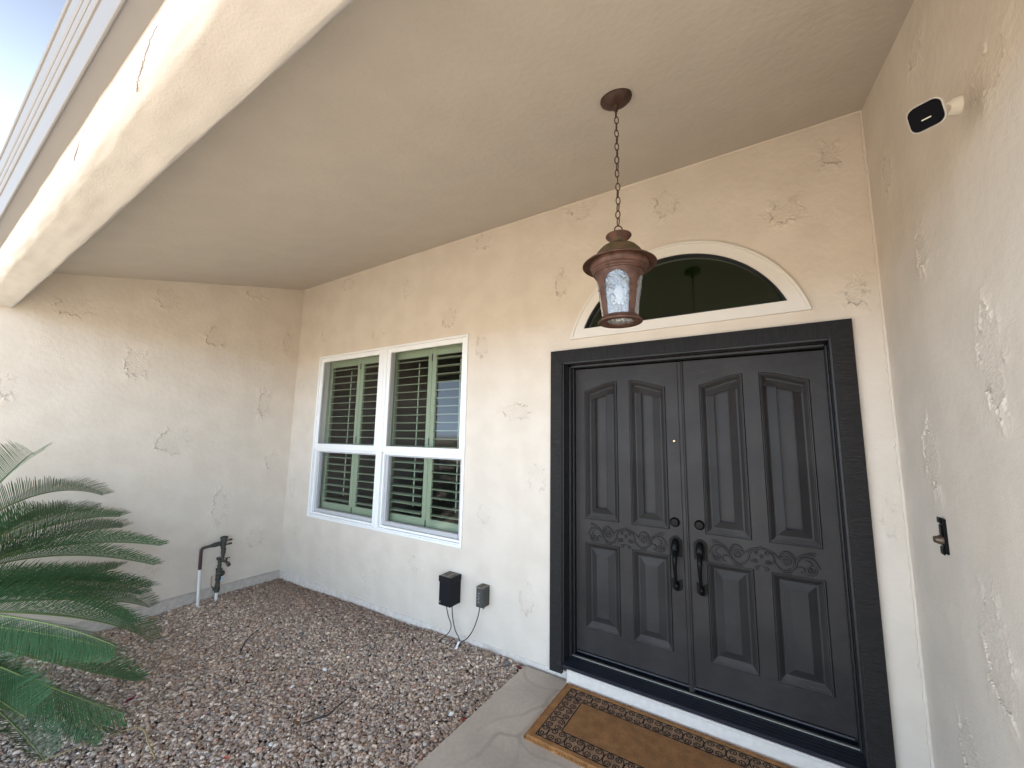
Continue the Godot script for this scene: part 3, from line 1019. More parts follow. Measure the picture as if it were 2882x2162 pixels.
func front_door():
	var o := thing("front_door", "dark brown-black double entry door with raised panels and carved scrolls", "door")
	var zc := 0.024
	var cx0 := -1.341
	var cx1 := 0.406
	var ix0 := -1.250
	var ix1 := 0.315
	var ct := 2.250
	var it := 2.158
	var cb := 0.043
	var m := MB.new()
	board(m, Vector2(cx0, cb), Vector2(ix0, cb), Vector2(ix0, it), Vector2(cx0, ct), -0.002, zc, true)
	obj("casing", m, M.casing, o)
	m = MB.new()
	board(m, Vector2(ix1, cb), Vector2(cx1, cb), Vector2(cx1, ct), Vector2(ix1, it), -0.002, zc, true)
	obj("casing", m, M.casing, o)
	m = MB.new()
	board(m, Vector2(ix0, it), Vector2(ix1, it), Vector2(cx1, ct), Vector2(cx0, ct), -0.002, zc - 0.0015, false)
	obj("casing", m, M.casing, o)
	# inner lip and jambs
	for s in [0, 1]:
		m = MB.new()
		if s == 0:
			m.box(Vector3(ix0 - 0.05, 0.10, -0.16), Vector3(ix0 + 0.010, it + 0.02, 0.012), 0.002)
			m.box(Vector3(ix0 + 0.010, 0.10, -0.16), Vector3(ix0 + 0.028, it - 0.018, -0.072), 0.003)
			m.box(Vector3(ix0 + 0.028, 0.10, -0.16), Vector3(ix0 + 0.040, it - 0.028, -0.105), 0.003)
		else:
			m.box(Vector3(ix1 - 0.010, 0.10, -0.16), Vector3(ix1 + 0.05, it + 0.02, 0.012), 0.002)
			m.box(Vector3(ix1 - 0.020, 0.10, -0.16), Vector3(ix1 - 0.010, it - 0.018, -0.072), 0.003)
		obj("jamb", m, M.jamb, o)
	m = MB.new()
	m.box(Vector3(ix0 + 0.010, it - 0.010, -0.16), Vector3(ix1 - 0.010, it + 0.04, 0.012), 0.002)
	m.box(Vector3(ix0 + 0.028, it - 0.028, -0.16), Vector3(ix1 - 0.020, it - 0.010, -0.072), 0.003)
	obj("head_jamb", m, M.jamb, o)
	# threshold and sill
	m = MB.new()
	var sx0 := ix0 + 0.010
	var sx1 := ix1 - 0.010
	m.prism(PackedVector2Array([Vector2(-0.16, 0.09), Vector2(0.030, 0.088), Vector2(0.034, 0.094), Vector2(0.034, 0.104), Vector2(0.028, 0.109), Vector2(-0.082, 0.121), Vector2(-0.16, 0.121)]), -sx1, -sx0, Transform3D(Basis(Vector3(0, 0, 1), Vector3(0, 1, 0), Vector3(-1, 0, 0)), Vector3.ZERO))
	for k in 4:
		var z := -0.07 + k * 0.024
		m.tube(PackedVector3Array([Vector3(sx0 + 0.002, 0.1195 - (z + 0.082) * 0.109 , z), Vector3(sx1 - 0.002, 0.1195 - (z + 0.082) * 0.109, z)]), 0.0025, 6)
	obj("sill", m, M.sill, o)
	m = MB.new()
	m.box(Vector3(sx0 + 0.005, 0.118, -0.104), Vector3(sx1 - 0.005, 0.126, -0.086), 0.002)
	obj("threshold_strip", m, M.aluminium, o)
	# painted masonry curb below the sill
	m = MB.new()
	var cbp := PackedVector2Array([Vector2(-0.15, -0.05), Vector2(0.028, -0.05), Vector2(0.030, 0.070), Vector2(0.033, 0.078), Vector2(0.040, 0.082), Vector2(0.040, 0.088), Vector2(0.036, 0.0905), Vector2(-0.15, 0.0905)])
	m.prism(cbp, -0.30, 1.195, Transform3D(Basis(Vector3(0, 0, 1), Vector3(0, 1, 0), Vector3(-1, 0, 0)), Vector3.ZERO))
	m.lathe(Vector3(-1.195, -0.05, 0.004), [[Vector2(0.025, 0.0), Vector2(0.026, 0.12)], [Vector2(0.026, 0.12), Vector2(0.022, 0.136), Vector2(0.0, 0.139)]], 20)
	obj("curb", m, M.curb, o)
	# two leaves
	var xs := [[-1.206, -0.460, "left"], [-0.456, 0.300, "right"]]
	var cols := [[[-1.137, -0.889], [-0.805, -0.561]], [[-0.354, -0.107], [-0.024, 0.221]]]
	var y_lo := 0.148
	var y_hi := 2.122
	for s in 2:
		var c := CSGCombiner3D.new()
		c.name = "door_leaf" if s == 0 else "door_leaf_001"
		c.material_override = M.door
		o.add_child(c)
		c.add_child(csg_box(Vector3(xs[s][0], y_lo, DZ - 0.045), Vector3(xs[s][1], y_hi, DZ)))
		var polys := []
		for k in 2:
			var x0: float = cols[s][k][0]
			var x1: float = cols[s][k][1]
			polys.append(panel_poly(x0, 1.037, x1, 1.960 if k == 0 else 2.020, 2.020 if k == 0 else 1.960))
			polys.append(panel_poly(x0, 0.310, x1, 0.878, 0.878))
		for q in polys:
			c.add_child(csg_poly(q, DZ - 0.026, DZ + 0.05))
		var leaf: Node3D = c
		leaf.set_meta("label", "%s leaf of the dark double door" % xs[s][2])
		for q in polys:
			var mo := MB.new()
			loft(mo, q, [Vector2(-0.0005, -0.001), Vector2(0.0015, -0.005), Vector2(0.003, 0.003), Vector2(0.006, 0.006), Vector2(0.010, 0.005), Vector2(0.012, 0.000), Vector2(0.0135, -0.003), Vector2(0.016, -0.0035), Vector2(0.034, -0.022), Vector2(0.040, -0.0235)], false, DZ)
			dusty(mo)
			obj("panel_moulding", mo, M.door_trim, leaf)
			var rp := MB.new()
			loft(rp, q, [Vector2(0.038, -0.0233), Vector2(0.043, -0.0230), Vector2(0.081, -0.0055), Vector2(0.0815, -0.0025), Vector2(0.083, -0.002)], true, DZ)
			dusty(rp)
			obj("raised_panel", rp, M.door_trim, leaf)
		carving(leaf, [-0.848, -0.068][s], 0.950)
		deadbolt(leaf, [-0.529, -0.385][s], 1.087)
		handleset(leaf, [-0.527, -0.385][s], s == 0)
		# bottom sweep
		var sw := MB.new()
		sw.box(Vector3(xs[s][0] + 0.004, 0.127, DZ - 0.04), Vector3(xs[s][1] - 0.004, 0.148, DZ - 0.004), 0.003)
		sw.tube(PackedVector3Array([Vector3(xs[s][0] + 0.006, 0.143, DZ + 0.002), Vector3(xs[s][1] - 0.018, 0.143, DZ + 0.002)]), 0.010, 8)
		for k in 5:
			var x := lerpf(xs[s][0] + 0.05, xs[s][1] - 0.05, k / 4.0)
			sw.box(Vector3(x, 0.148, DZ), Vector3(x + 0.003, 0.155, DZ + 0.006), 0.001)
		obj("door_sweep", sw, M.rubber, leaf)
		if s == 0:
			var as_ := MB.new()
			as_.box(Vector3(-0.482, 0.112, DZ), Vector3(-0.446, y_hi - 0.002, DZ + 0.010), 0.004)
			as_.box(Vector3(-0.477, 0.114, DZ + 0.010), Vector3(-0.457, y_hi - 0.004, DZ + 0.015), 0.003)
			obj("astragal", as_, M.door, leaf)
			var ph := MB.new()
			ph.lathe(Vector3(-0.515, 1.600, DZ), [[Vector2(0.0085, 0.0), Vector2(0.0085, 0.004), Vector2(0.007, 0.006)], [Vector2(0.007, 0.006), Vector2(0.0055, 0.004), Vector2(0.003, 0.0035), Vector2(0.0, 0.0055)]], 20, Basis(Vector3.RIGHT, PI / 2))
			obj("peephole", ph, M.brass, leaf)

func deadbolt(leaf: Node, x: float, y: float):
	var m := MB.new()
	var bs := Basis(Vector3.RIGHT, PI / 2)
	m.lathe(Vector3(x, y, DZ), [[Vector2(0.030, 0.0), Vector2(0.030, 0.005)], [Vector2(0.030, 0.005), Vector2(0.026, 0.016), Vector2(0.023, 0.019)], [Vector2(0.023, 0.019), Vector2(0.020, 0.017)], [Vector2(0.020, 0.017), Vector2(0.0, 0.018)]], 28, bs)
	m.box(Vector3(x - 0.0012, y - 0.010, DZ + 0.017), Vector3(x + 0.0012, y + 0.002, DZ + 0.0195), 0.0004)
	m.lathe(Vector3(x, y - 0.004, DZ), [[Vector2(0.008, 0.0175), Vector2(0.008, 0.021)], [Vector2(0.008, 0.021), Vector2(0.0, 0.0212)]], 18, bs)
	obj("deadbolt", m, M.black_metal, leaf)

func handleset(leaf: Node, x: float, keyed: bool):
	var m := MB.new()
	# arched backplate
	var pl := PackedVector2Array([Vector2(x - 0.038, 0.880), Vector2(x + 0.038, 0.880), Vector2(x + 0.038, 0.980)])
	for q in arc(x, 0.968, 0.030, 0.5, PI - 0.5, 10): pl.append(Vector2(q.x, q.y + 0.006))
	pl.append(Vector2(x - 0.038, 0.980))
	m.prism(pl, DZ, DZ + 0.006)
	m.prism(inset(pl, 0.005), DZ + 0.006, DZ + 0.010)
	# hub that the grip grows out of
	m.tube(curve([Vector3(x, 0.985, DZ + 0.008), Vector3(x, 0.965, DZ + 0.030), Vector3(x, 0.935, DZ + 0.038), Vector3(x, 0.905, DZ + 0.030), Vector3(x, 0.885, DZ + 0.012)], 6), [0.006, 0.009, 0.012, 0.015, 0.017, 0.018, 0.019, 0.020, 0.0205, 0.021, 0.0215, 0.022, 0.022, 0.0215, 0.021, 0.020, 0.019, 0.018, 0.017, 0.016, 0.014, 0.012, 0.010, 0.008, 0.006], 16)
	if keyed:
		m.lathe(Vector3(x, 0.935, DZ), [[Vector2(0.012, 0.04), Vector2(0.012, 0.062)], [Vector2(0.012, 0.062), Vector2(0.0, 0.063)]], 18, Basis(Vector3.RIGHT, PI / 2))
	else:
		m.lathe(Vector3(x, 0.937, DZ), [[Vector2(0.015, 0.04), Vector2(0.015, 0.060)], [Vector2(0.015, 0.060), Vector2(0.0, 0.062)]], 18, Basis(Vector3.RIGHT, PI / 2))
	# grip
	var g := curve([Vector3(x, 0.915, DZ + 0.030), Vector3(x, 0.895, DZ + 0.052), Vector3(x, 0.865, DZ + 0.062), Vector3(x, 0.81, DZ + 0.060), Vector3(x, 0.755, DZ + 0.046), Vector3(x, 0.725, DZ + 0.028), Vector3(x, 0.712, DZ + 0.006)], 6)
	var rr := []
	for k in g.size():
		var t := float(k) / (g.size() - 1)
		rr.append(lerpf(0.0125, 0.0085, t) + 0.004 * exp(-pow((t - 0.3) / 0.18, 2.0)) - 0.001 * t)
	m.tube(g, rr, 14)
	# lower foot with a notched top
	var ft := PackedVector2Array([Vector2(x - 0.030, 0.690), Vector2(x - 0.018, 0.677), Vector2(x, 0.672), Vector2(x + 0.018, 0.677), Vector2(x + 0.030, 0.690), Vector2(x + 0.030, 0.750), Vector2(x + 0.016, 0.736), Vector2(x, 0.730), Vector2(x - 0.016, 0.736), Vector2(x - 0.030, 0.750)])
	m.prism(ft, DZ, DZ + 0.008)
	m.tube(curve([Vector3(x, 0.727, DZ + 0.010), Vector3(x, 0.710, DZ + 0.022), Vector3(x, 0.690, DZ + 0.018), Vector3(x, 0.680, DZ + 0.008)], 5), [0.008, 0.010, 0.0115, 0.0125, 0.013, 0.0132, 0.013, 0.0128, 0.012, 0.0115, 0.011, 0.010, 0.009, 0.008, 0.006, 0.004], 12)
	obj("handleset", m, M.black_metal, leaf)
	m = MB.new()
	m.tube(curve([Vector3(x, 0.922, DZ + 0.035), Vector3(x, 0.918, DZ + 0.062), Vector3(x, 0.926, DZ + 0.080)], 5), 0.007, 10, true, 0.4, Vector3.UP)
	obj("thumb_latch", m, M.black_metal, leaf)

func spiral(c: Vector2, r0: float, r1: float, a0: float, turns: float, k := 26) -> Array:
	var p := []
	for i in k + 1:
		var t := float(i) / k
		var a := a0 + turns * TAU * t
		var r := lerpf(r0, r1, pow(t, 0.8))
		p.append(c + Vector2(cos(a), sin(a)) * r)
	return p

func carving(leaf: Node, cx: float, cy: float):
	# right half, in metres from the centre of the ornament; mirrored for the left half
	var half := [
		[[[0.0, 0.070], [0.010, 0.058], [0.030, 0.052], [0.055, 0.042], [0.075, 0.026], [0.092, 0.004]], 0.0032],
		[[[0.004, 0.050], [0.020, 0.046], [0.042, 0.036], [0.058, 0.018], [0.060, -0.004], [0.052, -0.022], [0.040, -0.030]], 0.0030],
		[[[0.062, 0.010], [0.068, -0.018], [0.084, -0.040], [0.108, -0.050], [0.134, -0.044], [0.150, -0.026], [0.156, 0.0], [0.148, 0.026], [0.130, 0.042]], 0.0034],
		[[[0.086, 0.012], [0.092, 0.034], [0.106, 0.050], [0.126, 0.056], [0.146, 0.046], [0.160, 0.022], [0.166, 0.0]], 0.0036],
		[[[0.128, -0.034], [0.146, -0.036], [0.160, -0.018], [0.168, 0.010], [0.182, 0.038], [0.204, 0.050], [0.232, 0.056], [0.250, 0.050]], 0.0034],
		[[[0.166, 0.002], [0.186, 0.026], [0.208, 0.038], [0.236, 0.036], [0.252, 0.022], [0.262, 0.0], [0.270, -0.014]], 0.0032],
		[[[0.160, -0.020], [0.176, -0.014], [0.190, -0.016], [0.198, -0.028], [0.196, -0.042], [0.186, -0.048], [0.180, -0.040]], 0.0028],
		[[[0.206, 0.024], [0.222, 0.020], [0.234, 0.008], [0.232, -0.004], [0.222, -0.004]], 0.0024],
		[[[0.250, -0.004], [0.252, -0.028], [0.240, -0.048], [0.222, -0.056], [0.206, -0.054]], 0.0030],
		[[[0.186, 0.044], [0.210, 0.058], [0.240, 0.068], [0.256, 0.064]], 0.0024],
		[[[0.006, -0.042], [0.014, -0.050], [0.026, -0.050], [0.030, -0.060], [0.020, -0.066], [0.014, -0.060]], 0.0026],
		[[[0.096, -0.060], [0.120, -0.062], [0.140, -0.054]], 0.0018],
		[[[0.0, 0.022], [0.006, 0.014], [0.004, 0.004], [0.0, 0.0]], 0.0028]]
	var m := MB.new()
	var f := noise(1.0, 2, 5)
	for sgn in [-1.0, 1.0]:
		var lines := []
		for h in half:
			var pts := []
			for q in h[0]: pts.append(Vector3(q[0], q[1], 0))
			lines.append([curve(pts, 5), h[1]])
		for s in [[Vector2(0.118, 0.004), 0.030, 0.005, 2.6, -1.6, 0.0032], [Vector2(0.224, -0.026), 0.021, 0.004, 0.6, -1.5, 0.0030], [Vector2(0.030, -0.020), 0.014, 0.004, 5.6, 1.3, 0.0028], [Vector2(0.024, 0.030), 0.012, 0.003, 2.2, -1.3, 0.0026]]:
			var p := PackedVector3Array()
			for q in spiral(s[0], s[1], s[2], s[3], s[4]): p.append(Vector3(q.x, q.y, 0))
			lines.append([p, s[5]])
		for l in lines:
			var p := PackedVector3Array()
			var rr := []
			var n: int = l[0].size()
			for k in n:
				var q: Vector3 = l[0][k]
				p.append(Vector3(cx + sgn * q.x, cy - 0.006 + q.y * 0.97, DZ + 0.0032))
				var t := float(k) / (n - 1)
				rr.append(l[1] * 1.65 * (0.35 + 0.65 * sin(PI * clampf(t * 0.9 + 0.08, 0.0, 1.0))))
			m.tube(p, rr, 6, true, 1.0, Vector3(0, 0, 1))
	obj("carved_scroll", m, M.door, leaf)

# ---------- lantern ----------
func lantern():
	var at := Vector3(-0.490, 0, 1.063)
	var o := thing("pendant_lantern", "weathered copper lantern with hammered glass hanging on a chain before the arched window", "lantern", at)
	var ccy := CEIL0 - SLOPE * at.z
	var tilt := Basis(Vector3.RIGHT, atan(SLOPE)) * Basis(Vector3.RIGHT, PI)
	var m := MB.new()
	m.lathe(Vector3(0, ccy, 0), [[Vector2(0.069, 0.0), Vector2(0.070, 0.006)], [Vector2(0.070, 0.006), Vector2(0.066, 0.016), Vector2(0.052, 0.027), Vector2(0.030, 0.035), Vector2(0.012, 0.039), Vector2(0.0, 0.040)]], 40, tilt)
	obj("canopy", m, M.copper_dark, o)
	m = MB.new()
	var hub := Vector3(0, ccy - 0.035, 0)
	m.lathe(hub, [[Vector2(0.0, -0.036), Vector2(0.007, -0.034), Vector2(0.009, -0.026), Vector2(0.007, -0.016), Vector2(0.013, -0.012), Vector2(0.014, -0.004), Vector2(0.011, 0.004)]], 16)
	obj("canopy_loop", m, M.copper_dark, o)
	# chain
	var top := ccy - 0.064
	var bot := 2.520
	var L := 0.040
	var cnt := int(round((top - bot) / (L * 0.80)))
	var link := MB.new()  # one oval link, shared
	var lp := PackedVector3Array()
	for k in 21:
		var a := TAU * k / 20.0
		lp.append(Vector3(0.0088 * cos(a), (L * 0.5 - 0.002) * sin(a), 0))
	link.tube(lp, 0.0024, 6, false, 1.0, Vector3(0, 0, 1))
	var lm := link.mesh(M.copper_dark)
	for k in cnt:
		var li := put("chain_link", lm, o)
		var y := lerpf(top, bot, (k + 0.5) / cnt)
		var ang := (PI / 2 if k % 2 == 0 else 0.0) + 0.55 + rng.randf_range(-0.35, 0.35)
		li.transform = Transform3D(Basis(Vector3.UP, ang) * Basis(Vector3(0, 0, 1), rng.randf_range(-0.06, 0.06)), Vector3(rng.randf_range(-0.0012, 0.0012), y, 0))
	m = MB.new()
	var rp := PackedVector3Array()
	for k in 25:
		var a := TAU * k / 24.0
		rp.append(Vector3(0.016 * cos(a), 2.500 + 0.016 * sin(a), 0))
	m.tube(rp, 0.0028, 8, false, 1.0, Vector3(0, 0, 1))
	m.box(Vector3(-0.004, 2.470, -0.004), Vector3(0.004, 2.488, 0.004), 0.001)
	obj("ring", m, M.copper_dark, o).rotation.y = 0.5
	# cap
	m = MB.new()
	m.lathe(Vector3.ZERO, [[Vector2(0.034, 2.447), Vector2(0.040, 2.456), Vector2(0.050, 2.463), Vector2(0.054, 2.468)], [Vector2(0.054, 2.468), Vector2(0.053, 2.471), Vector2(0.035, 2.474), Vector2(0.0, 2.478)]], 40)
	obj("cap", m, M.copper, o)
	m = MB.new()
	m.lathe(Vector3.ZERO, [[Vector2(0.036, 2.430), Vector2(0.032, 2.436), Vector2(0.033, 2.448)]], 40)
	m.lathe(Vector3.ZERO, [[Vector2(0.108, 2.356), Vector2(0.102, 2.372), Vector2(0.092, 2.392), Vector2(0.074, 2.412), Vector2(0.052, 2.426), Vector2(0.036, 2.430)]], 48)
	obj("dome", m, M.copper_aged, o)
	m = MB.new()
	m.lathe(Vector3.ZERO, [[Vector2(0.110, 2.347), Vector2(0.130, 2.345), Vector2(0.145, 2.339), Vector2(0.151, 2.334)], [Vector2(0.151, 2.334), Vector2(0.153, 2.335), Vector2(0.153, 2.337)], [Vector2(0.153, 2.337), Vector2(0.143, 2.345), Vector2(0.122, 2.352), Vector2(0.108, 2.357)]], 56)
	obj("brim", m, M.copper, o)
	m = MB.new()
	m.lathe(Vector3.ZERO, [[Vector2(0.100, 2.294), Vector2(0.106, 2.295)], [Vector2(0.106, 2.295), Vector2(0.108, 2.299), Vector2(0.106, 2.303)], [Vector2(0.106, 2.303), Vector2(0.112, 2.306), Vector2(0.113, 2.311), Vector2(0.110, 2.315)], [Vector2(0.110, 2.315), Vector2(0.117, 2.320), Vector2(0.121, 2.330), Vector2(0.121, 2.347)]], 56)
	obj("collar", m, M.copper, o)
	# glass: tapered, hammered
	m = MB.new()
	var f := noise(1.0, 2, 12)
	var p := PackedVector3Array()
	var nu := 121
	var nv := 60
	var gy0 := 2.108
	var gy1 := 2.298
	for wall_side in 2:
		p = PackedVector3Array()
		for j in nv:
			var y := lerpf(gy0, gy1, float(j) / (nv - 1))
			for i in nu:
				var a := -TAU * i / (nu - 1)
				var r := lerpf(0.072, 0.097, float(j) / (nv - 1)) - 0.003 * wall_side
				r += 0.0013 * f.get_noise_3d(cos(a) * 6.0, sin(a) * 6.0, y * 34.0 + 50.0 * wall_side) + 0.0006 * f.get_noise_3d(cos(a) * 15.0, sin(a) * 15.0, y * 90.0 + 50.0 * wall_side)
				p.append(Vector3(r * cos(a), y, r * sin(a)))
		m.grid(p, nu, nv, true, wall_side == 1)
	for y in [gy0, gy1]:
		var ro := lerpf(0.072, 0.097, (y - gy0) / (gy1 - gy0))
		var pr := PackedVector3Array()
		for q in [ro - 0.003, ro]:
			for i in nu:
				var a := -TAU * i / (nu - 1)
				pr.append(Vector3(q * cos(a), y, q * sin(a)))
		m.grid(pr, nu, 2, true, y == gy0)
	obj("hammered_glass", m, M.solid_glass, o)
	# copper cage: four straps with arched heads and a capital band
	var view := atan2(1.597, 0.49)   # towards the porch front
	for s in 4:
		m = MB.new()
		var ac := view + 0.12 + PI / 4 + s * PI / 2
		var q := PackedVector3Array()
		var nw := 25
		var nh := 46
		var hw := PI / 4
		var yb := 2.100
		for j in nh:
			var y := lerpf(yb, 2.300, float(j) / (nh - 1))
			var r := lerpf(0.0745, 0.1005, (y - 2.108) / 0.19)
			# strap half-width as an angle: narrow below, opening into the arch head
			var sp := 2.228
			var wa := 0.20
			if y > sp:
				var t := clampf((y - sp) / 0.052, 0.0, 1.0)
				wa = hw - (hw - 0.20) * sqrt(maxf(0.0, 1.0 - t * t))
			var rr := r + (0.0022 if y > 2.212 and y < 2.222 else 0.0)
			if y > 2.212 and y < 2.222: wa += 0.035
			for i in nw:
				var a := ac + lerpf(wa, -wa, float(i) / (nw - 1))
				q.append(Vector3(rr * cos(a), y, rr * sin(a)))
		m.grid(q, nw, nh)
		obj("strap", m, M.copper, o)
	# base ring
	m = MB.new()
	m.lathe(Vector3.ZERO, [[Vector2(0.058, 2.088), Vector2(0.074, 2.084), Vector2(0.088, 2.086)], [Vector2(0.088, 2.086), Vector2(0.091, 2.089), Vector2(0.089, 2.093)], [Vector2(0.089, 2.093), Vector2(0.080, 2.100), Vector2(0.075, 2.110)], [Vector2(0.058, 2.104), Vector2(0.058, 2.088)]], 48)
	obj("base_ring", m, M.copper, o)
	m = MB.new()
	var fp := noise(1.0, 2, 15)
	var pl := PackedVector3Array()
	for j in 13:
		for i in 41:
			var a := TAU * i / 40.0
			var r := 0.058 * j / 12.0
			pl.append(Vector3(r * cos(a), 2.096 + 0.004 * fp.get_noise_2d(cos(a) * r * 90.0, sin(a) * r * 90.0), r * sin(a)))
	m.grid(pl, 41, 13, true)
	obj("bottom_glass", m, M.lantern_glass, o)
	# candle cluster
	m = MB.new()
	m.lathe(Vector3.ZERO, [[Vector2(0.012, 2.125), Vector2(0.012, 2.165)], [Vector2(0.012, 2.165), Vector2(0.0, 2.166)]], 18)
	obj("candle_sleeve", m, M.copper, o)
	m = MB.new()
	m.lathe(Vector3.ZERO, [[Vector2(0.011, 2.166), Vector2(0.016, 2.180), Vector2(0.028, 2.205), Vector2(0.029, 2.222), Vector2(0.020, 2.242), Vector2(0.0, 2.250)]], 24)
	obj("bulb", m, mat(lin(0.55, 0.54, 0.52), 0.25), o)
	m = MB.new()
	m.lathe(Vector3.ZERO, [[Vector2(0.0, 2.112), Vector2(0.034, 2.116), Vector2(0.036, 2.122), Vector2(0.012, 2.127)]], 18)
	obj("socket_stem", m, M.copper_dark, o)

# ---------- doormat ----------
func stamp(mask: PackedByteArray, w: int, h: int, p: Vector2, r: float):
	var k := int(ceil(r))
	for dy in range(-k, k + 1):
		for dx in range(-k, k + 1):
			var x := int(p.x) + dx
			var y := int(p.y) + dy
			if x < 0 or y < 0 or x >= w or y >= h: continue
			var d := Vector2(x + 0.5, y + 0.5).distance_to(p)
			var a := clampf(r - d + 0.5, 0.0, 1.0) * 255.0
			var i := y * w + x
			if mask[i] < a: mask[i] = int(a)

func doormat():
	var x0 := -1.198
	var z0 := 0.046
	var W := 1.440
	var H := 0.560
	var pw := 1440
	var ph := 560
	var mask := PackedByteArray()
	mask.resize(pw * ph)
	# printed border: two rules with C-scrolls between (millimetres = pixels)
	var ox0 := 50.0
	var oz0 := 40.0
	var ox1 := pw - 50.0
	var oz1 := ph - 45.0
	var bw := 96.0
	for rc in [Rect2(ox0, oz0, ox1 - ox0, oz1 - oz0), Rect2(ox0 + bw + 10, oz0 + bw, ox1 - ox0 - 2 * bw - 20, oz1 - oz0 - 2 * bw)]:
		for e in [[rc.position, Vector2(rc.end.x, rc.position.y)], [rc.position, Vector2(rc.position.x, rc.end.y)], [rc.end, Vector2(rc.end.x, rc.position.y)], [rc.end, Vector2(rc.position.x, rc.end.y)]]:
			var n := int(e[0].distance_to(e[1]))
			for k in n + 1: stamp(mask, pw, ph, e[0].lerp(e[1], float(k) / n), 3.2)
	# unit scroll "(" for a cell of 100 wide, 90 high, opening towards +x
	var unit := []
	for k in 61:
		var a := PI / 2 + PI * k / 60.0
		unit.append(Vector2(27.0 + 26.0 * cos(a), 43.0 * sin(a)))
	for sg in [-1.0, 1.0]:
		for k in 90:
			var t := k / 89.0
			var r := lerpf(19.0, 5.0, t)
			var a := PI / 2 - t * TAU * 1.35
			unit.append(Vector2(27.0 + r * cos(a), sg * (24.0 + r * sin(a))))
	var draw := func(origin: Vector2, ax: Vector2, ay: Vector2, sx: float, sy: float):
		for q in unit:
			stamp(mask, pw, ph, origin + ax * q.x * sx + ay * q.y * sy, 3.0)
	for row in [oz0 + bw * 0.5, oz1 - bw * 0.5]:
		var n := 13
		var step := (ox1 - ox0 - 96.0) / (n - 1)
		for k in n:
			var x := ox0 + 48.0 + step * k
			draw.call(Vector2(x, row), Vector2.RIGHT, Vector2.DOWN, step / 100.0, 1.0)
			draw.call(Vector2(x, row), Vector2.LEFT, Vector2.DOWN, 0.96 if k == 0 else step / 100.0, 1.0)
	for cx in [ox0 + bw * 0.5 + 4, ox1 - bw * 0.5 - 4]:
		var n := 4
		var step := (oz1 - oz0 - 2.0 * 82.0) / (n - 1)
		for k in n:
			var y := oz0 + 82.0 + step * k
			if k < n - 1: draw.call(Vector2(cx, y), Vector2.DOWN, Vector2.RIGHT, step / 100.0, 1.0)
			if k > 0: draw.call(Vector2(cx, y), Vector2.UP, Vector2.RIGHT, step / 100.0, 1.0)
	var data := PackedByteArray()
	data.resize(pw * ph * 3)
	var f1 := noise(0.012, 4, 111)
	var f2 := noise(0.22, 3, 112)
	var f3 := noise(0.08, 2, 113)
	for y in ph:
		for x in pw:
			var fib := f2.get_noise_2d(x * 1.6, y * 0.7)
			var k := 0.82 + 0.13 * f1.get_noise_2d(x, y) + 0.40 * fib
			k = maxf(k, 0.2)
			var edge := clampf(1.0 - minf(minf(x, pw - x), minf(y, ph - y)) / 50.0, 0.0, 1.0)
			var c := Color(0.74, 0.535, 0.335) * k
			c = c.lerp(Color(0.84, 0.60, 0.36) * k, edge * 0.7)
			var inside := x > ox0 and x < ox1 and y > oz0 and y < oz1 and not (x > ox0 + bw + 10 and x < ox1 - bw - 10 and y > oz0 + bw and y < oz1 - bw)
			if inside: c = c.lerp(Color(0.72, 0.585, 0.475) * k, 0.75)
			var j := int(clampf(x + 2.2 * f3.get_noise_2d(x * 3.0, y * 3.0), 0, pw - 1))
			var mk := mask[y * pw + j] / 255.0
			c = c.lerp(Color(0.085, 0.065, 0.06) * (0.8 + 0.5 * fib), mk * 0.95)
			var i := (y * pw + x) * 3
			data[i] = int(clampf(c.r, 0.0, 1.0) * 255.0)
			data[i + 1] = int(clampf(c.g, 0.0, 1.0) * 255.0)
			data[i + 2] = int(clampf(c.b, 0.0, 1.0) * 255.0)
	var im := Image.create_from_data(pw, ph, false, Image.FORMAT_RGB8, data)
	var cm := mat(Color.WHITE, 1.0)
	cm.albedo_texture = ImageTexture.create_from_image(im)
	cm.heightmap_enabled = true
	cm.heightmap_texture = cm.albedo_texture
	cm.heightmap_scale = 0.45
	var o := thing("doormat", "brown coir doormat with a black scroll border lying before the double door", "doormat", Vector3(x0, 0, z0))
	var m := MB.new()
	var nu := 145
	var nv := 57
	var p := PackedVector3Array()
	var fe := noise(1.0, 3, 115)
	for j in nv:
		for i in nu:
			var u := float(i) / (nu - 1)
			var v := float(j) / (nv - 1)
			var e := minf(minf(u, 1.0 - u) * W, minf(v, 1.0 - v) * H)
			var y := 0.018 * sqrt(clampf(e / 0.008, 0.0, 1.0)) + 0.0012 * fe.get_noise_2d(u * 90.0, v * 40.0)
			p.append(Vector3(u * W, y, v * H))
	m.grid(p, nu, nv, false, true)
	for i in m.uv.size():
		m.uv[i] = Vector2(m.v[i].x / W, m.v[i].z / H)
	obj("coir_pile", m, cm, o)
	var bk := MB.new()
	bk.box(Vector3(0.004, 0.0015, 0.004), Vector3(W - 0.004, 0.008, H - 0.004))
	obj("backing", bk, M.rubber, o)
	# loose bristles along the edges and over the pile
	var fb := MB.new()
	fb.col = Color(1, 1, 1)
	fb.tri(Vector3(-0.0009, 0, 0), Vector3(0.0009, 0, 0), Vector3(0, 0.016, 0.003))
	fb.tri(Vector3(0, 0, -0.0009), Vector3(0, 0, 0.0009), Vector3(0.002, 0.015, 0))
	var bmat := mat(Color.WHITE, 1.0)
	bmat.vertex_color_use_as_albedo = true
	var xs := []
	var cs := []
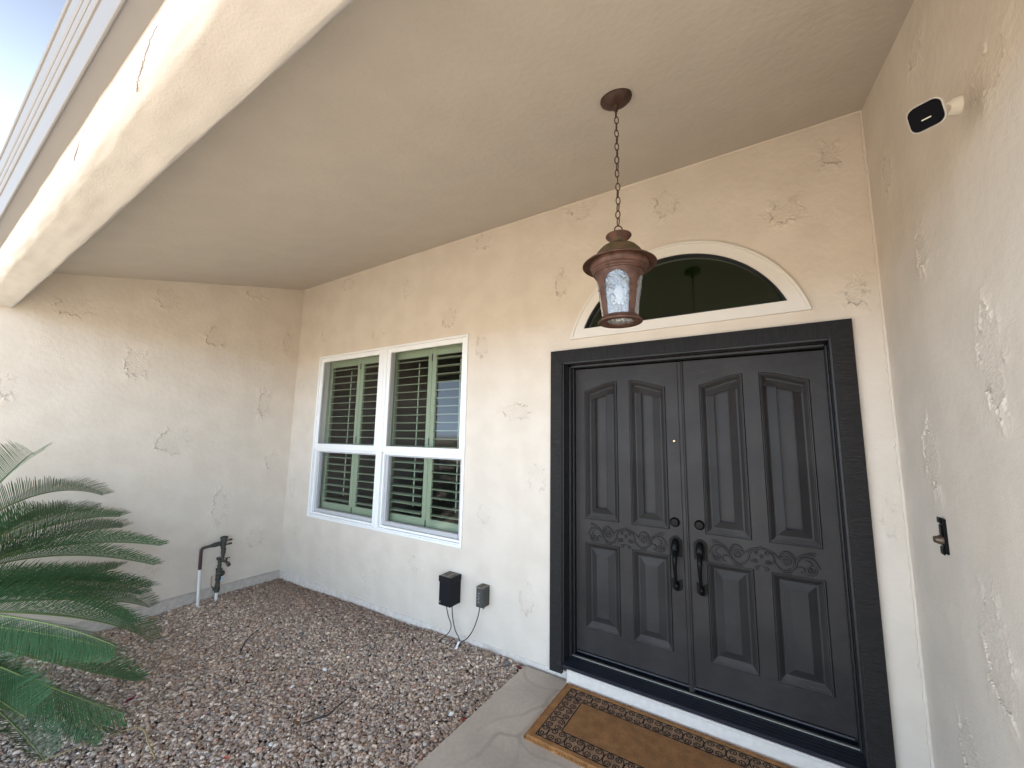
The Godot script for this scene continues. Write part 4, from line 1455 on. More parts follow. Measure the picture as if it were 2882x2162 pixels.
	for k in 40000:
		var x := 0.0
		var z := 0.0
		var edge := k < 7000
		if edge:
			var s := rng.randi_range(0, 3)
			var t := rng.randf()
			var d := rng.randf_range(-0.002, 0.010)
			match s:
				0: x = t * W; z = d
				1: x = t * W; z = H - d
				2: x = d; z = t * H
				3: x = W - d; z = t * H
		else:
			x = rng.randf() * W; z = rng.randf() * H
		var px := clampi(int(x * 1000.0), 0, pw - 1)
		var py := clampi(int(z * 1000.0), 0, ph - 1)
		var c := im.get_pixel(px, py)
		if not edge and mask[py * pw + px] > 60: continue
		var out := Vector3(x - W * 0.5, 0, z - H * 0.5)
		var lean := Basis(Vector3(rng.randf_range(-1, 1), 0, rng.randf_range(-1, 1)).normalized(), rng.randf_range(0.1, 0.7))
		var sc := rng.randf_range(0.6, 1.1)
		xs.append(Transform3D(lean * Basis(Vector3.UP, rng.randf() * TAU) * Basis.from_scale(Vector3(1, sc * (1.0 if edge else 0.55), 1)), Vector3(x, 0.004 if edge else 0.013, z)))
		var g := rng.randf_range(0.55, 1.6)
		var l := c.srgb_to_linear()
		cs.append(Color(l.r * g, l.g * g, l.b * g))
	multi("bristles", fb.mesh(bmat), xs, cs, o)

# ---------- fixtures ----------
func rounded(w: float, h: float, r: float, k := 6) -> PackedVector2Array:
	var p := PackedVector2Array()
	for q in [[w / 2 - r, -h / 2 + r, -PI / 2], [w / 2 - r, h / 2 - r, 0.0], [-w / 2 + r, h / 2 - r, PI / 2], [-w / 2 + r, -h / 2 + r, PI]]:
		p.append_array(arc(q[0], q[1], r, q[2], q[2] + PI / 2, k))
	return p

func security_camera():
	var o := thing("security_camera", "white security camera with a glossy black face on the right wall", "camera", Vector3(0.535, 2.597, 1.074))
	var front := Vector3(0.412, 2.488, 1.245)
	var back := front - Vector3(-0.33, -0.50, 0.80).normalized() * 0.094
	var ax := Vector3(-0.33, -0.50, 0.80).normalized()
	var side := ax.cross(Vector3.UP).normalized()
	var up := side.cross(ax).normalized()
	var bs := Basis(side, up, ax).rotated(ax, deg_to_rad(4.0))
	var xf := Transform3D(bs, front - o.position)
	var m := MB.new()
	var prev := PackedVector2Array()
	var pz := 0.0
	for q in [[0.066, 0.0], [0.070, -0.004], [0.071, -0.012], [0.069, -0.055], [0.062, -0.075], [0.046, -0.088], [0.022, -0.094]]:
		var cur := rounded(q[0], q[0], q[0] * 0.27)
		if prev.size():
			for i in cur.size():
				var j := (i + 1) % cur.size()
				m.quad(xf * v3(prev[j], pz), xf * v3(prev[i], pz), xf * v3(cur[i], q[1]), xf * v3(cur[j], q[1]))
		prev = cur
		pz = q[1]
	obj("body", m, M.white_plastic, o)
	m = MB.new()
	m.prism(rounded(0.064, 0.064, 0.018), -0.004, 0.0022, xf)
	var face := obj("black_face", m, M.black_gloss, o)
	m = MB.new()
	m.lathe(xf * Vector3(-0.005, 0.014, 0.0024), [[Vector2(0.0095, 0.0), Vector2(0.0095, 0.0012)], [Vector2(0.0095, 0.0012), Vector2(0.007, 0.0005), Vector2(0.0, 0.0015)]], 24, bs * Basis(Vector3.RIGHT, PI / 2))
	obj("lens", m, M.black_gloss, o)
	m = MB.new()
	m.box(Vector3(-0.0095, -0.0085, 0.0020), Vector3(0.0095, -0.0055, 0.0030), 0.0005, xf)
	obj("logo_bar", m, mat(lin(0.55, 0.56, 0.45), 0.4), o)
	# ball-joint mount
	m = MB.new()
	m.lathe(Vector3.ZERO, [[Vector2(0.026, 0.0), Vector2(0.026, 0.005)], [Vector2(0.026, 0.005), Vector2(0.023, 0.016), Vector2(0.017, 0.028), Vector2(0.012, 0.034)]], 24, Basis(Vector3(0, 0, 1), PI / 2))
	m.tube(PackedVector3Array([Vector3(-0.028, 0, 0), Vector3(-0.045, -0.02, 0.03), back - o.position]), [0.013, 0.011, 0.013], 14)
	obj("mount", m, mat(lin(0.74, 0.70, 0.62), 0.5), o)

func doorbell():
	var o := thing("doorbell", "small black doorbell on the right wall beside the door", "doorbell", Vector3(RX, 1.205, 0.512))
	var m := MB.new()
	# backplate
	m.box(Vector3(-0.010, 0.004, -0.019), Vector3(0.0005, 0.130, 0.019), 0.003)
	m.box(Vector3(-0.017, 0.0, -0.016), Vector3(-0.009, 0.030, 0.016), 0.004)
	m.box(Vector3(-0.017, 0.112, -0.016), Vector3(-0.009, 0.134, 0.016), 0.003)
	m.box(Vector3(-0.015, 0.034, -0.012), Vector3(-0.009, 0.108, 0.012), 0.004)
	obj("plate", m, M.black_metal, o)
	m = MB.new()
	m.lathe(Vector3(-0.010, 0.052, 0), [[Vector2(0.017, 0.0), Vector2(0.017, 0.008), Vector2(0.013, 0.018)], [Vector2(0.013, 0.018), Vector2(0.011, 0.024), Vector2(0.0, 0.026)]], 24, Basis(Vector3(0, 0, 1), PI / 2))
	obj("button", m, mat(lin(0.10, 0.07, 0.05), 0.35, 0.5), o)

func boxes():
	var o := thing("transformer_box", "larger black lighting transformer box with lid, low on the wall", "junction box", Vector3(-2.212, 0.285, 0))
	var m := MB.new()
	m.box(Vector3(-0.060, 0.0, 0.002), Vector3(0.060, 0.185, 0.128), 0.003)
	obj("body", m, M.black_plastic, o)
	m = MB.new()
	m.box(Vector3(-0.064, 0.175, 0.002), Vector3(0.064, 0.219, 0.134), 0.003)
	obj("lid", m, M.black_plastic, o)
	m = MB.new()
	m.quad(Vector3(-0.061, 0.2196, 0.131), Vector3(0.061, 0.2196, 0.131), Vector3(0.061, 0.2196, 0.005), Vector3(-0.061, 0.2196, 0.005))
	obj("dust", m, M.dusty, o)
	m = MB.new()
	m.box(Vector3(-0.047, 0.016, 0.1275), Vector3(-0.044, 0.032, 0.1292), 0.0006)
	obj("label_mark", m, M.white_plastic, o)
	for q in [[[-0.045, 0.002, 0.06], [-0.018, -0.095, 0.055], [0.012, -0.16, 0.05], [0.004, -0.21, 0.06], [-0.03, -0.255, 0.085], [-0.06, -0.29, 0.10]], [[0.022, 0.002, 0.06], [0.03, -0.10, 0.055], [0.06, -0.185, 0.055], [0.105, -0.235, 0.06], [0.125, -0.28, 0.07]]]:
		var pts := []
		for a in q: pts.append(Vector3(a[0], a[1], a[2]))
		m = MB.new()
		m.tube(curve(pts, 6), 0.0038, 8)
		obj("cable", m, M.rubber, o)
	var s := thing("timer_box", "smaller dusty dark box with one cable, right of the larger transformer box", "junction box", Vector3(-1.903, 0.333, 0))
	m = MB.new()
	var pl := PackedVector2Array([Vector2(-0.034, 0.002), Vector2(0.034, 0.002), Vector2(0.034, 0.080), Vector2(0.026, 0.088), Vector2(-0.026, 0.088), Vector2(-0.034, 0.080)])
	# plan outline extruded upwards
	m.prism(pl, 0.0, 0.135, Transform3D(Basis(Vector3(1, 0, 0), Vector3(0, 0, 1), Vector3(0, 1, 0)), Vector3.ZERO))
	obj("body", m, mat(lin(0.045, 0.045, 0.040), 0.6), s)
	m = MB.new()
	m.prism(PackedVector2Array([Vector2(-0.035, 0.002), Vector2(0.035, 0.002), Vector2(0.035, 0.081), Vector2(0.027, 0.089), Vector2(-0.027, 0.089), Vector2(-0.035, 0.081)]), 0.135, 0.142, Transform3D(Basis(Vector3(1, 0, 0), Vector3(0, 0, 1), Vector3(0, 1, 0)), Vector3.ZERO))
	obj("lid", m, M.dusty, s)
	m = MB.new()
	m.box(Vector3(0.0335, 0.100, 0.030), Vector3(0.0355, 0.107, 0.060), 0.0005)
	obj("slot", m, M.rubber, s)
	# worn vertical print on the front: short pale strokes
	m = MB.new()
	for k in 7:
		var y := 0.030 + k * 0.011
		m.box(Vector3(-0.016 + 0.004 * (k % 2), y, 0.0878), Vector3(0.006 - 0.005 * (k % 3), y + 0.0035, 0.0886), 0.0003)
		if k % 2 == 0: m.box(Vector3(-0.006, y + 0.0036, 0.0878), Vector3(-0.003, y + 0.010, 0.0886), 0.0003)
	obj("printed_mark", m, mat(lin(0.22, 0.23, 0.24), 0.7), s)
	m = MB.new()
	var cp := []
	for a in [[-0.014, 0.002, 0.055], [-0.03, -0.08, 0.055], [-0.075, -0.19, 0.055], [-0.13, -0.265, 0.06], [-0.17, -0.293, 0.072], [-0.20, -0.34, 0.08]]: cp.append(Vector3(a[0], a[1], a[2]))
	m.tube(curve(cp, 6), 0.0038, 8)
	obj("cable", m, M.rubber, s)
	m = MB.new()
	m.tube(curve([Vector3(0.022, 0.002, 0.05), Vector3(0.026, -0.010, 0.055), Vector3(0.018, -0.016, 0.06)], 4), 0.003, 6)
	obj("cable_stub", m, M.rubber, s)
	# the white conduit stub that two cables enter
	var c := MB.new()
	c.tube(PackedVector3Array([Vector3(-2.098, 0.035, 0.062), Vector3(-2.115, -0.03, 0.095)]), 0.011, 12)
	tag(obj("conduit_stub", c, M.pvc), "short white conduit stub in the gravel under the black boxes", "pipe")

func ringed(m: MB, x: float, z: float, parts: Array, segs := 18):
	# stack of collars on a vertical pipe: [y0, y1, radius]
	for q in parts:
		var b := minf(0.003, (q[1] - q[0]) * 0.3)
		m.lathe(Vector3(x, 0, z), [[Vector2(0.0, q[0]), Vector2(q[2] - b, q[0])], [Vector2(q[2] - b, q[0]), Vector2(q[2], q[0] + b), Vector2(q[2], q[1] - b), Vector2(q[2] - b, q[1])], [Vector2(q[2] - b, q[1]), Vector2(0.0, q[1])]], segs)

func irrigation():
	var px := -4.745
	var o := thing("irrigation_valve", "weathered brass irrigation valve and backflow pipes by the left wall", "valve")
	var m := MB.new()
	m.tube(PackedVector3Array([Vector3(px, -0.15, 0.808), Vector3(px, 0.275, 0.828)]), 0.0135, 14)
	obj("white_pipe", m, M.pvc, o)
	m = MB.new()
	m.tube(curve([Vector3(px, 0.275, 0.828), Vector3(px, 0.36, 0.8315), Vector3(px, 0.435, 0.834), Vector3(px, 0.462, 0.830), Vector3(px, 0.476, 0.812)], 4), 0.0145, 14)
	m.tube(PackedVector3Array([Vector3(px, 0.325, 0.830), Vector3(px, 0.333, 0.8305)]), 0.0155, 14)
	obj("purple_pipe", m, M.purple, o)
	m = MB.new()
	var fn := noise(1.0, 3, 133)
	var ap := PackedVector3Array()
	var ar := []
	for k in 24:
		var t := k / 23.0
		ap.append(Vector3(px + 0.002 * fn.get_noise_1d(t * 30.0), lerpf(0.474, 0.490, t), lerpf(0.816, 0.655, t)))
		ar.append(lerpf(0.013, 0.021, smoothstep(0.3, 0.6, t)) + 0.003 * fn.get_noise_1d(t * 60.0 + 9.0))
	m.tube(ap, ar, 14)
	obj("wrapped_arm", m, M.grey_metal, o)
	m = MB.new()
	ringed(m, px, 0.645, [[0.452, 0.522, 0.026], [0.518, 0.528, 0.031], [0.528, 0.548, 0.034], [0.430, 0.454, 0.021]])
	m.lathe(Vector3(px, 0, 0.645), [[Vector2(0.030, 0.548), Vector2(0.020, 0.553), Vector2(0.0, 0.554)]], 18)
	obj("bonnet", m, M.weathered, o)
	for y in [0.505, 0.466]:
		m = MB.new()
		m.tube(PackedVector3Array([Vector3(px, y, 0.625), Vector3(px + 0.004, y + 0.003, 0.600)]), 0.006, 10)
		m.tube(PackedVector3Array([Vector3(px + 0.004, y + 0.003, 0.602), Vector3(px + 0.006, y + 0.005, 0.572)]), 0.009, 10)
		obj("test_cock", m, M.grey_metal, o)
	m = MB.new()
	ringed(m, px, 0.640, [[0.378, 0.430, 0.021], [0.425, 0.433, 0.024], [0.334, 0.380, 0.0155], [0.362, 0.372, 0.019], [0.300, 0.336, 0.012]])
	obj("riser", m, M.grey_metal, o)
	m = MB.new()
	# hose faucet facing out
	m.tube(PackedVector3Array([Vector3(px, 0.312, 0.640), Vector3(px + 0.02, 0.305, 0.618), Vector3(px + 0.045, 0.285, 0.606)]), [0.012, 0.013, 0.014], 12)
	m.tube(PackedVector3Array([Vector3(px + 0.040, 0.290, 0.607), Vector3(px + 0.066, 0.268, 0.602)]), 0.018, 14)
	m.tube(PackedVector3Array([Vector3(px + 0.016, 0.308, 0.612), Vector3(px + 0.018, 0.336, 0.606)]), 0.008, 10)
	obj("faucet", m, M.weathered, o)
	m = MB.new()
	m.tube(PackedVector3Array([Vector3(px + 0.018, 0.334, 0.626), Vector3(px + 0.018, 0.337, 0.606), Vector3(px + 0.018, 0.334, 0.582)]), [0.005, 0.004, 0.006], 8)
	obj("faucet_handle", m, M.grey_metal, o)
	# supply leg with pressure regulator
	m = MB.new()
	var rx := px - 0.012
	m.tube(curve([Vector3(LX + 0.005, 0.318, 0.640), Vector3(LX + 0.05, 0.322, 0.648), Vector3(rx - 0.01, 0.312, 0.655), Vector3(rx, 0.28, 0.656)], 5), 0.0165, 12)
	ringed(m, rx, 0.656, [[0.240, 0.292, 0.0165], [0.262, 0.274, 0.020], [0.222, 0.242, 0.028], [0.160, 0.226, 0.025], [0.150, 0.164, 0.020], [0.128, 0.152, 0.025], [0.098, 0.130, 0.0195], [0.058, 0.100, 0.021], [0.030, 0.060, 0.025], [0.012, 0.034, 0.021]])
	obj("supply_leg", m, M.weathered, o)
	m = MB.new()
	m.tube(PackedVector3Array([Vector3(rx, 0.196, 0.654), Vector3(rx + 0.045, 0.196, 0.640)]), [0.030, 0.026], 18)
	m.tube(PackedVector3Array([Vector3(rx + 0.044, 0.196, 0.640), Vector3(rx + 0.056, 0.196, 0.637)]), 0.017, 14)
	obj("regulator", m, M.weathered, o)
	m = MB.new()
	m.box(Vector3(rx + 0.046, 0.126, 0.622), Vector3(rx + 0.048, 0.166, 0.646), 0.0006)
	obj("blue_tag", m, mat(lin(0.42, 0.58, 0.74), 0.5), o)
	m = MB.new()
	m.box(Vector3(rx + 0.0478, 0.139, 0.628), Vector3(rx + 0.0485, 0.143, 0.641), 0.0002)
	m.box(Vector3(rx + 0.0478, 0.148, 0.626), Vector3(rx + 0.0485, 0.151, 0.642), 0.0002)
	obj("tag_print", m, mat(lin(0.12, 0.2, 0.35), 0.6), o)
	m = MB.new()
	m.tube(PackedVector3Array([Vector3(rx, 0.045, 0.656), Vector3(rx, 0.052, 0.690)]), [0.018, 0.013], 12)
	m.tube(curve([Vector3(rx, 0.052, 0.688), Vector3(rx + 0.008, 0.072, 0.700), Vector3(rx + 0.008, 0.090, 0.714)], 4), 0.004, 8)
	obj("ball_valve", m, M.weathered, o)
	m = MB.new()
	m.box(Vector3(rx + 0.004, 0.094, 0.710), Vector3(rx + 0.012, 0.185, 0.720), 0.002)
	obj("lever_handle", m, mat(lin(0.42, 0.22, 0.09), 0.5), o)
	m = MB.new()
	m.tube(PackedVector3Array([Vector3(rx, -0.14, 0.656), Vector3(rx, 0.014, 0.656)]), 0.0145, 14)
	obj("white_riser", m, M.pvc, o)

# ---------- sago palm ----------
func palm():
	var c0 := Vector3(-3.9, 0.66, 2.56)
	var base := Vector3(-3.9, -0.10, 2.56)
	var o := thing("sago_palm", "dark green sago palm with arching feathered fronds at the left", "palm", base)
	var m := MB.new()
	var f := noise(1.0, 3, 150)
	var p := PackedVector3Array()
	for j in 40:
		var t := j / 39.0
		for i in 41:
			var a := -TAU * i / 40.0
			var r := 0.13 + 0.03 * sin(t * PI) + 0.018 * absf(sin(a * 7.0 + floor(t * 14.0) * 0.45)) + 0.012 * sin(t * 88.0) - 0.06 * maxf(0.0, t - 0.85) / 0.15
			r += 0.01 * f.get_noise_3d(cos(a) * 9.0, t * 20.0, sin(a) * 9.0)
			p.append(Vector3(r * cos(a), t * 0.72, r * sin(a)))
	m.grid(p, 41, 40, true)
	obj("trunk", m, mat(lin(0.10, 0.07, 0.045), 0.95), o)
	var spec := [
		[-3.89, 1.39, 2.18, -4.67, 1.41, 2.02], [-4.34, 1.15, 2.01, -4.68, 1.07, 1.61], [-4.26, 1.0, 2.05, -4.65, 0.96, 1.85], [-4.39, 0.92, 1.91, -4.62, 0.89, 1.5], [-4.35, 0.84, 1.85, -4.6, 0.8, 1.48],
		[-4.31, 0.78, 1.82, -4.27, 0.67, 1.31], [-4.36, 0.7, 1.84, -4.29, 0.52, 1.33], [-4.35, 0.53, 1.84, -4.59, 0.48, 1.48], [-4.09, 0.49, 1.74, -4.32, 0.3, 1.38], [-3.85, 0.48, 1.75, -4.17, 0.23, 1.36],
		[-4.2, 0.43, 1.82, -4.28, 0.12, 1.44], [-3.16, 0.65, 2.13, -2.78, 0.55, 1.91], [-3.23, 0.53, 2.04, -2.78, 0.53, 1.91], [-3.62, 0.4, 1.76, -3.9, 0.06, 1.41], [-3.6, 0.22, 1.91, -3.47, 0.03, 1.6],
		[-3.36, 0.25, 2.03, -3.06, 0.07, 1.76], [-3.47, 0.12, 1.95, -3.01, 0.04, 1.84], [-3.28, 0.23, 2.15, -2.67, 0.43, 2.2], [-3.4, 0.12, 2.13, -2.8, 0.14, 2.09], [-4.49, 0.54, 1.95, -4.62, 0.37, 1.52],
		[-4.0, 0.21, 1.98, -4.1, 0.03, 1.69], [-4.1, 1.0, 2.05, -4.5, 0.98, 1.7], [-3.95, 0.62, 1.9, -4.05, 0.42, 1.42], [-4.3, 0.8, 2.5, -4.65, 0.5, 2.5]]
	# those on the near side droop, with their leaflets hanging
	for k in spec.size():
		var q: Array = spec[k]
		frond(o, c0 - base, Vector3(q[0], q[1], q[2]) - base, Vector3(q[3], q[4], q[5]) - base, k)

func frond(o: Node3D, a: Vector3, mid: Vector3, tip: Vector3, k: int):
	var r := RandomNumberGenerator.new()
	r.seed = 900 + k
	var tm := 0.62
	var ctl := (mid - a * (1.0 - tm) * (1.0 - tm) - tip * tm * tm) / (2.0 * tm * (1.0 - tm))
	var B := func(t: float) -> Vector3:
		return a * (1 - t) * (1 - t) + ctl * 2.0 * t * (1 - t) + tip * t * t
	var pts := PackedVector3Array()
	var rr := []
	for i in 25:
		var t := i / 24.0
		pts.append(B.call(t))
		rr.append(lerpf(0.0075, 0.0016, t))
	var near := [11, 12, 15, 16]
	var tone := r.randf_range(0.75, 1.2)
	var mb := MB.new()
	var per := 118
	for i in per:
		var t := lerpf(0.16, 0.995, float(i) / (per - 1))
		var pos: Vector3 = B.call(t)
		var tan: Vector3 = ((B.call(minf(t + 0.01, 1.0)) as Vector3) - (B.call(t - 0.01) as Vector3)).normalized()
		var side := tan.cross(Vector3.UP)
		if side.length() < 0.1: side = tan.cross(Vector3(1, 0, 0.3))
		side = side.normalized()
		var up := side.cross(tan).normalized()
		var env := sin(PI * clampf(0.10 + t * 0.86, 0.0, 1.0))
		var len := 0.055 + 0.155 * pow(env, 0.75)
		for s in [-1.0, 1.0]:
			var fwd := (0.85 if k in near else 0.50) + 0.85 * t + r.randf_range(-0.05, 0.05)
			var lift := (-0.45 if k in near else 1.0) + r.randf_range(-0.10, 0.10)
			var dir: Vector3 = (side * s + tan * fwd + up * lift).normalized()
			var l := len * r.randf_range(0.84, 1.08)
			# leaf blade faces: across = along the rachis mostly
			var wdir := (tan - dir * tan.dot(dir)).normalized()
			var w := 0.0019 if k in near else 0.0024
			var sag := Vector3(0, -1, 0) * l * 0.07
			var c := r.randf_range(0.85, 1.15) * tone
			mb.col = Color(0.062 * c, 0.145 * c, 0.062 * c)
			var p0 := pos
			var p1 := pos + dir * l * 0.5 + sag * 0.15
			var p2 := pos + dir * l * 0.85 + sag * 0.6
			var p3 := pos + dir * l + sag * 1.0
			var nn := dir.cross(wdir) * 0.0006
			mb.quad(p0 - wdir * w * 0.7, p0 + wdir * w * 0.7, p1 + wdir * w + nn, p1 - wdir * w + nn)
			mb.quad(p1 - wdir * w + nn, p1 + wdir * w + nn, p2 + wdir * w * 0.8, p2 - wdir * w * 0.8)
			if i % 3 == 0: mb.col = Color(0.13 * c, 0.11 * c, 0.035 * c)
			mb.tri(p2 - wdir * w * 0.8, p2 + wdir * w * 0.8, p3)
	var fr := obj("frond", mb, leaf_material(), o)
	var rb := MB.new()
	rb.tube(pts, rr, 6)
	obj("rachis", rb, rachis_material(), fr)

var _leaf: StandardMaterial3D
var _rachis: StandardMaterial3D
func leaf_material() -> StandardMaterial3D:
	if _leaf == null:
		_leaf = mat(Color.WHITE, 0.38)
		_leaf.vertex_color_use_as_albedo = true
		_leaf.metallic_specular = 0.35
		_leaf.backlight_enabled = true
		_leaf.backlight = Color(0.25, 0.35, 0.12)
	return _leaf
func rachis_material() -> StandardMaterial3D:
	if _rachis == null:
		_rachis = mat(lin(0.12, 0.17, 0.045), 0.45)
	return _rachis

# ---------- gravel ----------
func stone_mesh(s: int) -> ArrayMesh:
	# a subdivided icosahedron pushed into a worn angular lump, smooth-shaded
	var ph := (1.0 + sqrt(5.0)) / 2.0
	var vs := []
	for q in [[-1, ph, 0], [1, ph, 0], [-1, -ph, 0], [1, -ph, 0], [0, -1, ph], [0, 1, ph], [0, -1, -ph], [0, 1, -ph], [ph, 0, -1], [ph, 0, 1], [-ph, 0, -1], [-ph, 0, 1]]:
		vs.append(Vector3(q[0], q[1], q[2]).normalized())
	var fs := [[0, 11, 5], [0, 5, 1], [0, 1, 7], [0, 7, 10], [0, 10, 11], [1, 5, 9], [5, 11, 4], [11, 10, 2], [10, 7, 6], [7, 1, 8], [3, 9, 4], [3, 4, 2], [3, 2, 6], [3, 6, 8], [3, 8, 9], [4, 9, 5], [2, 4, 11], [6, 2, 10], [8, 6, 7], [9, 8, 1]]
	var f := noise(0.9, 2, s)
	var r := RandomNumberGenerator.new()
	r.seed = s
	var cuts := []
	for k in 5:
		cuts.append([Vector3(r.randf_range(-1, 1), r.randf_range(-1, 1), r.randf_range(-1, 1)).normalized(), r.randf_range(0.55, 0.8)])
	var shape := func(p: Vector3) -> Vector3:
		var q := p * (1.0 + 0.28 * f.get_noise_3dv(p * 1.3))
		for c in cuts:
			var d: float = q.dot(c[0]) - c[1]
			if d > 0.0: q -= c[0] * d * 0.85
		return q
	var st := SurfaceTool.new()
	st.begin(Mesh.PRIMITIVE_TRIANGLES)
	st.set_smooth_group(0)
	for t in fs:
		var a: Vector3 = vs[t[0]]
		var b: Vector3 = vs[t[1]]
		var c: Vector3 = vs[t[2]]
		var ab := ((a + b) * 0.5).normalized()
		var bc := ((b + c) * 0.5).normalized()
		var ca := ((c + a) * 0.5).normalized()
		for q in [[a, ab, ca], [ab, b, bc], [ca, bc, c], [ab, bc, ca]]:
			for i in [0, 2, 1]:
				st.add_vertex(shape.call(q[i]))
	st.generate_normals()
	st.index()
	return st.commit()

func stone_color(x: float, z: float) -> Color:
	var t := rng.randf()
	var c: Color
	if t < 0.22: c = Color(0.235, 0.190, 0.160)
	elif t < 0.44: c = Color(0.290, 0.250, 0.222)
	elif t < 0.62: c = Color(0.360, 0.325, 0.292)
	elif t < 0.73: c = Color(0.190, 0.178, 0.172)
	elif t < 0.83: c = Color(0.400, 0.330, 0.262)
	elif t < 0.93: c = Color(0.480, 0.432, 0.380)
	elif t < 0.965: c = Color(0.310, 0.205, 0.165)
	else: c = Color(0.50, 0.47, 0.43)
	var g := rng.randf_range(0.78, 1.22)
	c = Color(c.r * g * 1.52, c.g * g * 1.38, c.b * g * 1.28)
	# rusty dust where the bed meets the far corner
	var k := clampf(1.0 - (z + 0.15 * (x + 4.8) * 0.8) / 0.75, 0.0, 1.0) * clampf((-1.9 - x) / 0.8, 0.0, 1.0)
	return c.lerp(Color(0.225 * g, 0.150 * g, 0.115 * g), k * 0.8)

func gravel():
	var o := Node3D.new()
	o.name = "gravel"
	add_child(o)
	o.set_meta("kind", "stuff")
	tag(o, "brown and grey crushed gravel filling the bed between the walls and slab", "gravel")
	var sm := mat(Color.WHITE, 0.92)
	sm.vertex_color_use_as_albedo = true
	var meshes := []
	for k in 3:
		var m := stone_mesh(700 + k * 7)
		m.surface_set_material(0, sm)
		meshes.append(m)
	var xs := [[], [], []]
	var cs := [[], [], []]
	var fz := noise(1.6, 3, 160)
	for k in 96000:
		var x := rng.randf_range(LX - 0.01, -1.549)
		var z := rng.randf_range(-0.012, 2.48)
		if x > -1.57 and rng.randf() < 0.5: continue
		var r := 0.0070 * exp(rng.randfn(0.0, 0.36))
		r = clampf(r, 0.004, 0.017)
		if x + r > -1.546: continue
		if rng.randf() < 0.012: r *= 1.5
		var layer := rng.randf()
		var y := gravel_y(x, z) + lerpf(-0.014, 0.006, layer) - r * 0.25 + 0.006 * fz.get_noise_2d(x, z)
		var b := Basis.from_euler(Vector3(rng.randf() * 0.9 - 0.45, rng.randf() * TAU, rng.randf() * 0.9 - 0.45))
		b = b * Basis.from_scale(Vector3(r * rng.randf_range(1.0, 1.5), r * rng.randf_range(0.6, 0.9), r * rng.randf_range(0.85, 1.15)))
		var i := k % 3
		xs[i].append(Transform3D(b, Vector3(x, y, z)))
		cs[i].append(stone_color(x, z))
	for k in 3:
		multi("loose_stones", meshes[k], xs[k], cs[k], o)

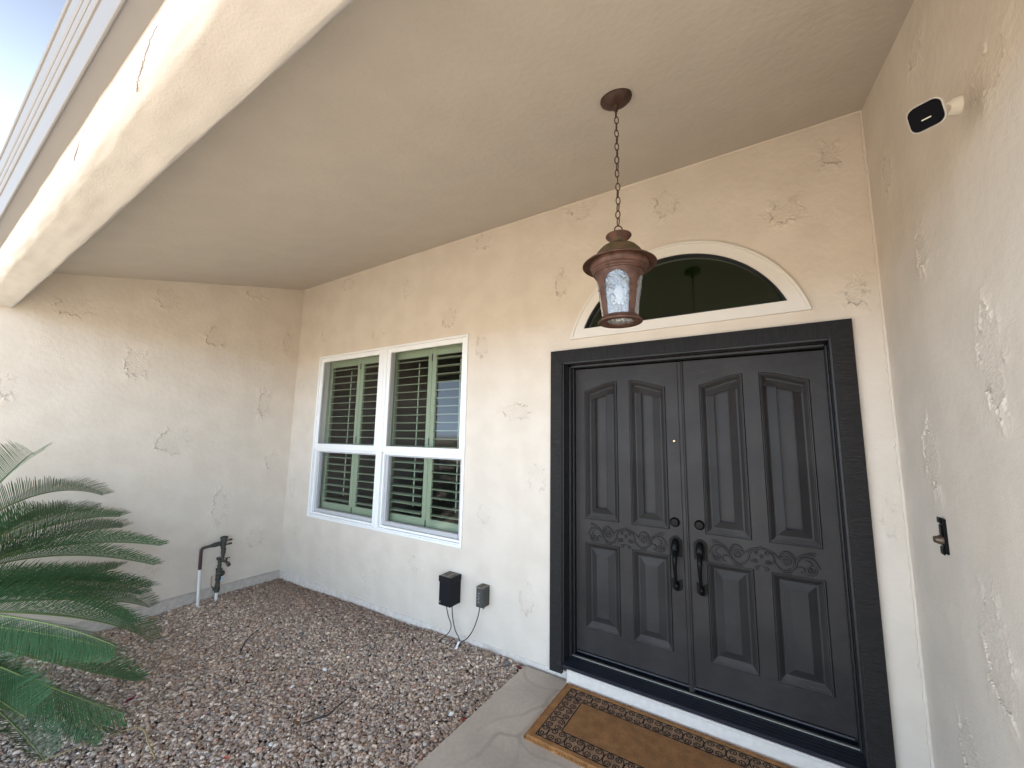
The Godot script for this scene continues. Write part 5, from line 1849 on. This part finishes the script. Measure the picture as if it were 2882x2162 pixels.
func litter():
	# pale pebbles and one big rock
	var pm := [[-2.740, 0.766, 0.017, "white pebble lying near the middle of the gravel"], [-2.739, 0.999, 0.013, "small chalky pebble nearer the palm than the other pale ones"], [-2.340, 1.333, 0.013, "white pebble near the front of the gravel"], [-1.671, 0.643, 0.015, "bright white pebble close to the slab edge"], [-1.634, 0.899, 0.016, "pinkish white pebble by the slab's front end"]]
	for k in pm.size():
		var q: Array = pm[k]
		var m := stone_mesh(800 + k)
		m.surface_set_material(0, mat(lin(0.66, 0.64, 0.60), 0.9) if k != 4 else mat(lin(0.48, 0.41, 0.35), 0.9))
		var s := put("pebble", m)
		s.transform = Transform3D(Basis(Vector3.UP, k * 1.3) * Basis.from_scale(Vector3(q[2] * 1.25, q[2] * 0.7, q[2])), Vector3(q[0], gravel_y(q[0], q[1]) + 0.009, q[1]))
		tag(s, q[3], "pebble", "pale pebbles in the gravel")
	var rk := stone_mesh(830)
	rk.surface_set_material(0, mat(lin(0.24, 0.17, 0.115), 0.95))
	var r := put("rock", rk)
	r.transform = Transform3D(Basis(Vector3.UP, 0.6) * Basis.from_scale(Vector3(0.034, 0.024, 0.028)), Vector3(-1.845, 0.006, 0.045))
	tag(r, "largest tan rock against the wall foot between boxes and slab", "rock")
	var r2 := put("rock", rk)
	r2.transform = Transform3D(Basis(Vector3.UP, 2.4) * Basis.from_scale(Vector3(0.024, 0.020, 0.022)), Vector3(-1.66, 0.004, 0.06))
	var gm := rk.duplicate()
	gm.surface_set_material(0, mat(lin(0.14, 0.13, 0.125), 0.95))
	r2.mesh = gm
	tag(r2, "dark grey rock near the slab corner at the wall foot", "rock")
	# irrigation stubs: thin black tubes lying in the stones
	var m := MB.new()
	m.tube(curve([Vector3(-3.66, -0.02, 0.79), Vector3(-3.60, -0.008, 0.85), Vector3(-3.52, -0.010, 0.94), Vector3(-3.44, -0.045, 1.01)], 5), 0.0042, 7)
	m.tube(PackedVector3Array([Vector3(-3.672, -0.024, 0.776), Vector3(-3.655, -0.016, 0.793)]), 0.0075, 7)
	tag(obj("drip_tube", m, M.rubber), "thin black drip tube sticking out of the gravel near the palm tips", "tube")
	m = MB.new()
	m.tube(curve([Vector3(-2.30, -0.025, 0.90), Vector3(-2.27, -0.018, 1.0), Vector3(-2.255, -0.018, 1.06), Vector3(-2.29, -0.022, 1.12), Vector3(-2.325, -0.035, 1.17)], 5), 0.0042, 7)
	m.tube(PackedVector3Array([Vector3(-2.262, -0.018, 1.075), Vector3(-2.275, -0.020, 1.10)]), 0.0068, 7)
	tag(obj("drip_tube", m, M.rubber), "thin black drip tube lying bent in the front gravel", "tube")
	# dry grass-like stalk at lower left
	m = MB.new()
	m.tube(curve([Vector3(-3.12, -0.02, 2.06), Vector3(-3.05, 0.0, 1.87), Vector3(-3.0, 0.005, 1.73), Vector3(-2.93, 0.0, 1.70), Vector3(-2.83, -0.015, 1.71), Vector3(-2.70, -0.035, 1.715)], 8), 0.0045, 6, true, 0.4)
	tag(obj("dry_stalk", m, mat(lin(0.36, 0.28, 0.13), 0.8)), "long dry tan stalk bent over the gravel at lower left", "stalk")
	var lf := [
		[-3.437, 1.624, 0.030, Color(0.22, 0.012, 0.075), "magenta petal on the gravel beside the palm fronds", "petal"],
		[-1.566, 0.050, 0.022, Color(0.10, 0.008, 0.018), "dark red petal in the corner of slab and wall", "petal"],
		[-1.575, 0.655, 0.022, Color(0.42, 0.09, 0.045), "orange-red dry flower against the slab edge", "flower"],
		[-1.873, 0.853, 0.014, Color(0.12, 0.012, 0.03), "tiny dark red petal in the gravel left of the slab", "petal"],
		[-2.497, 0.818, 0.015, Color(0.16, 0.02, 0.03), "small crimson petal in the mid gravel", "petal"],
		[-2.428, 1.507, 0.016, Color(0.45, 0.12, 0.07), "orange petal on the gravel at the bottom of the view", "petal"],
		[-2.365, 1.184, 0.028, Color(0.22, 0.11, 0.05), "brown dry leaf beside the bent drip tube", "leaf"],
		[-2.98, 0.95, 0.026, Color(0.38, 0.31, 0.19), "straw-coloured dry leaflet on the gravel", "leaf"]]
	for k in lf.size():
		var q: Array = lf[k]
		var b := MB.new()
		var p := PackedVector3Array()
		for j in 7:
			for i in 5:
				var u := i / 4.0 - 0.5
				var v := j / 6.0 - 0.5
				var w := 0.75 * sqrt(maxf(0.0, 1.0 - 4.0 * v * v))
				p.append(Vector3(u * w * q[2] * 1.3, q[2] * (0.55 * absf(u) + 0.35 * v * v + 0.10 * sin(v * 9.0 + k)), v * q[2] * 2.0))
		b.grid(p, 5, 7, false, true)
		var mm := mat(q[3].linear_to_srgb(), 0.7)
		var ob := obj(q[5], b, mm)
		ob.transform = Transform3D(Basis.from_euler(Vector3(0.25, k * 1.7, 0.3)), Vector3(q[0], gravel_y(q[0], q[1]) + 0.012, q[1]))
		tag(ob, q[4], q[5])
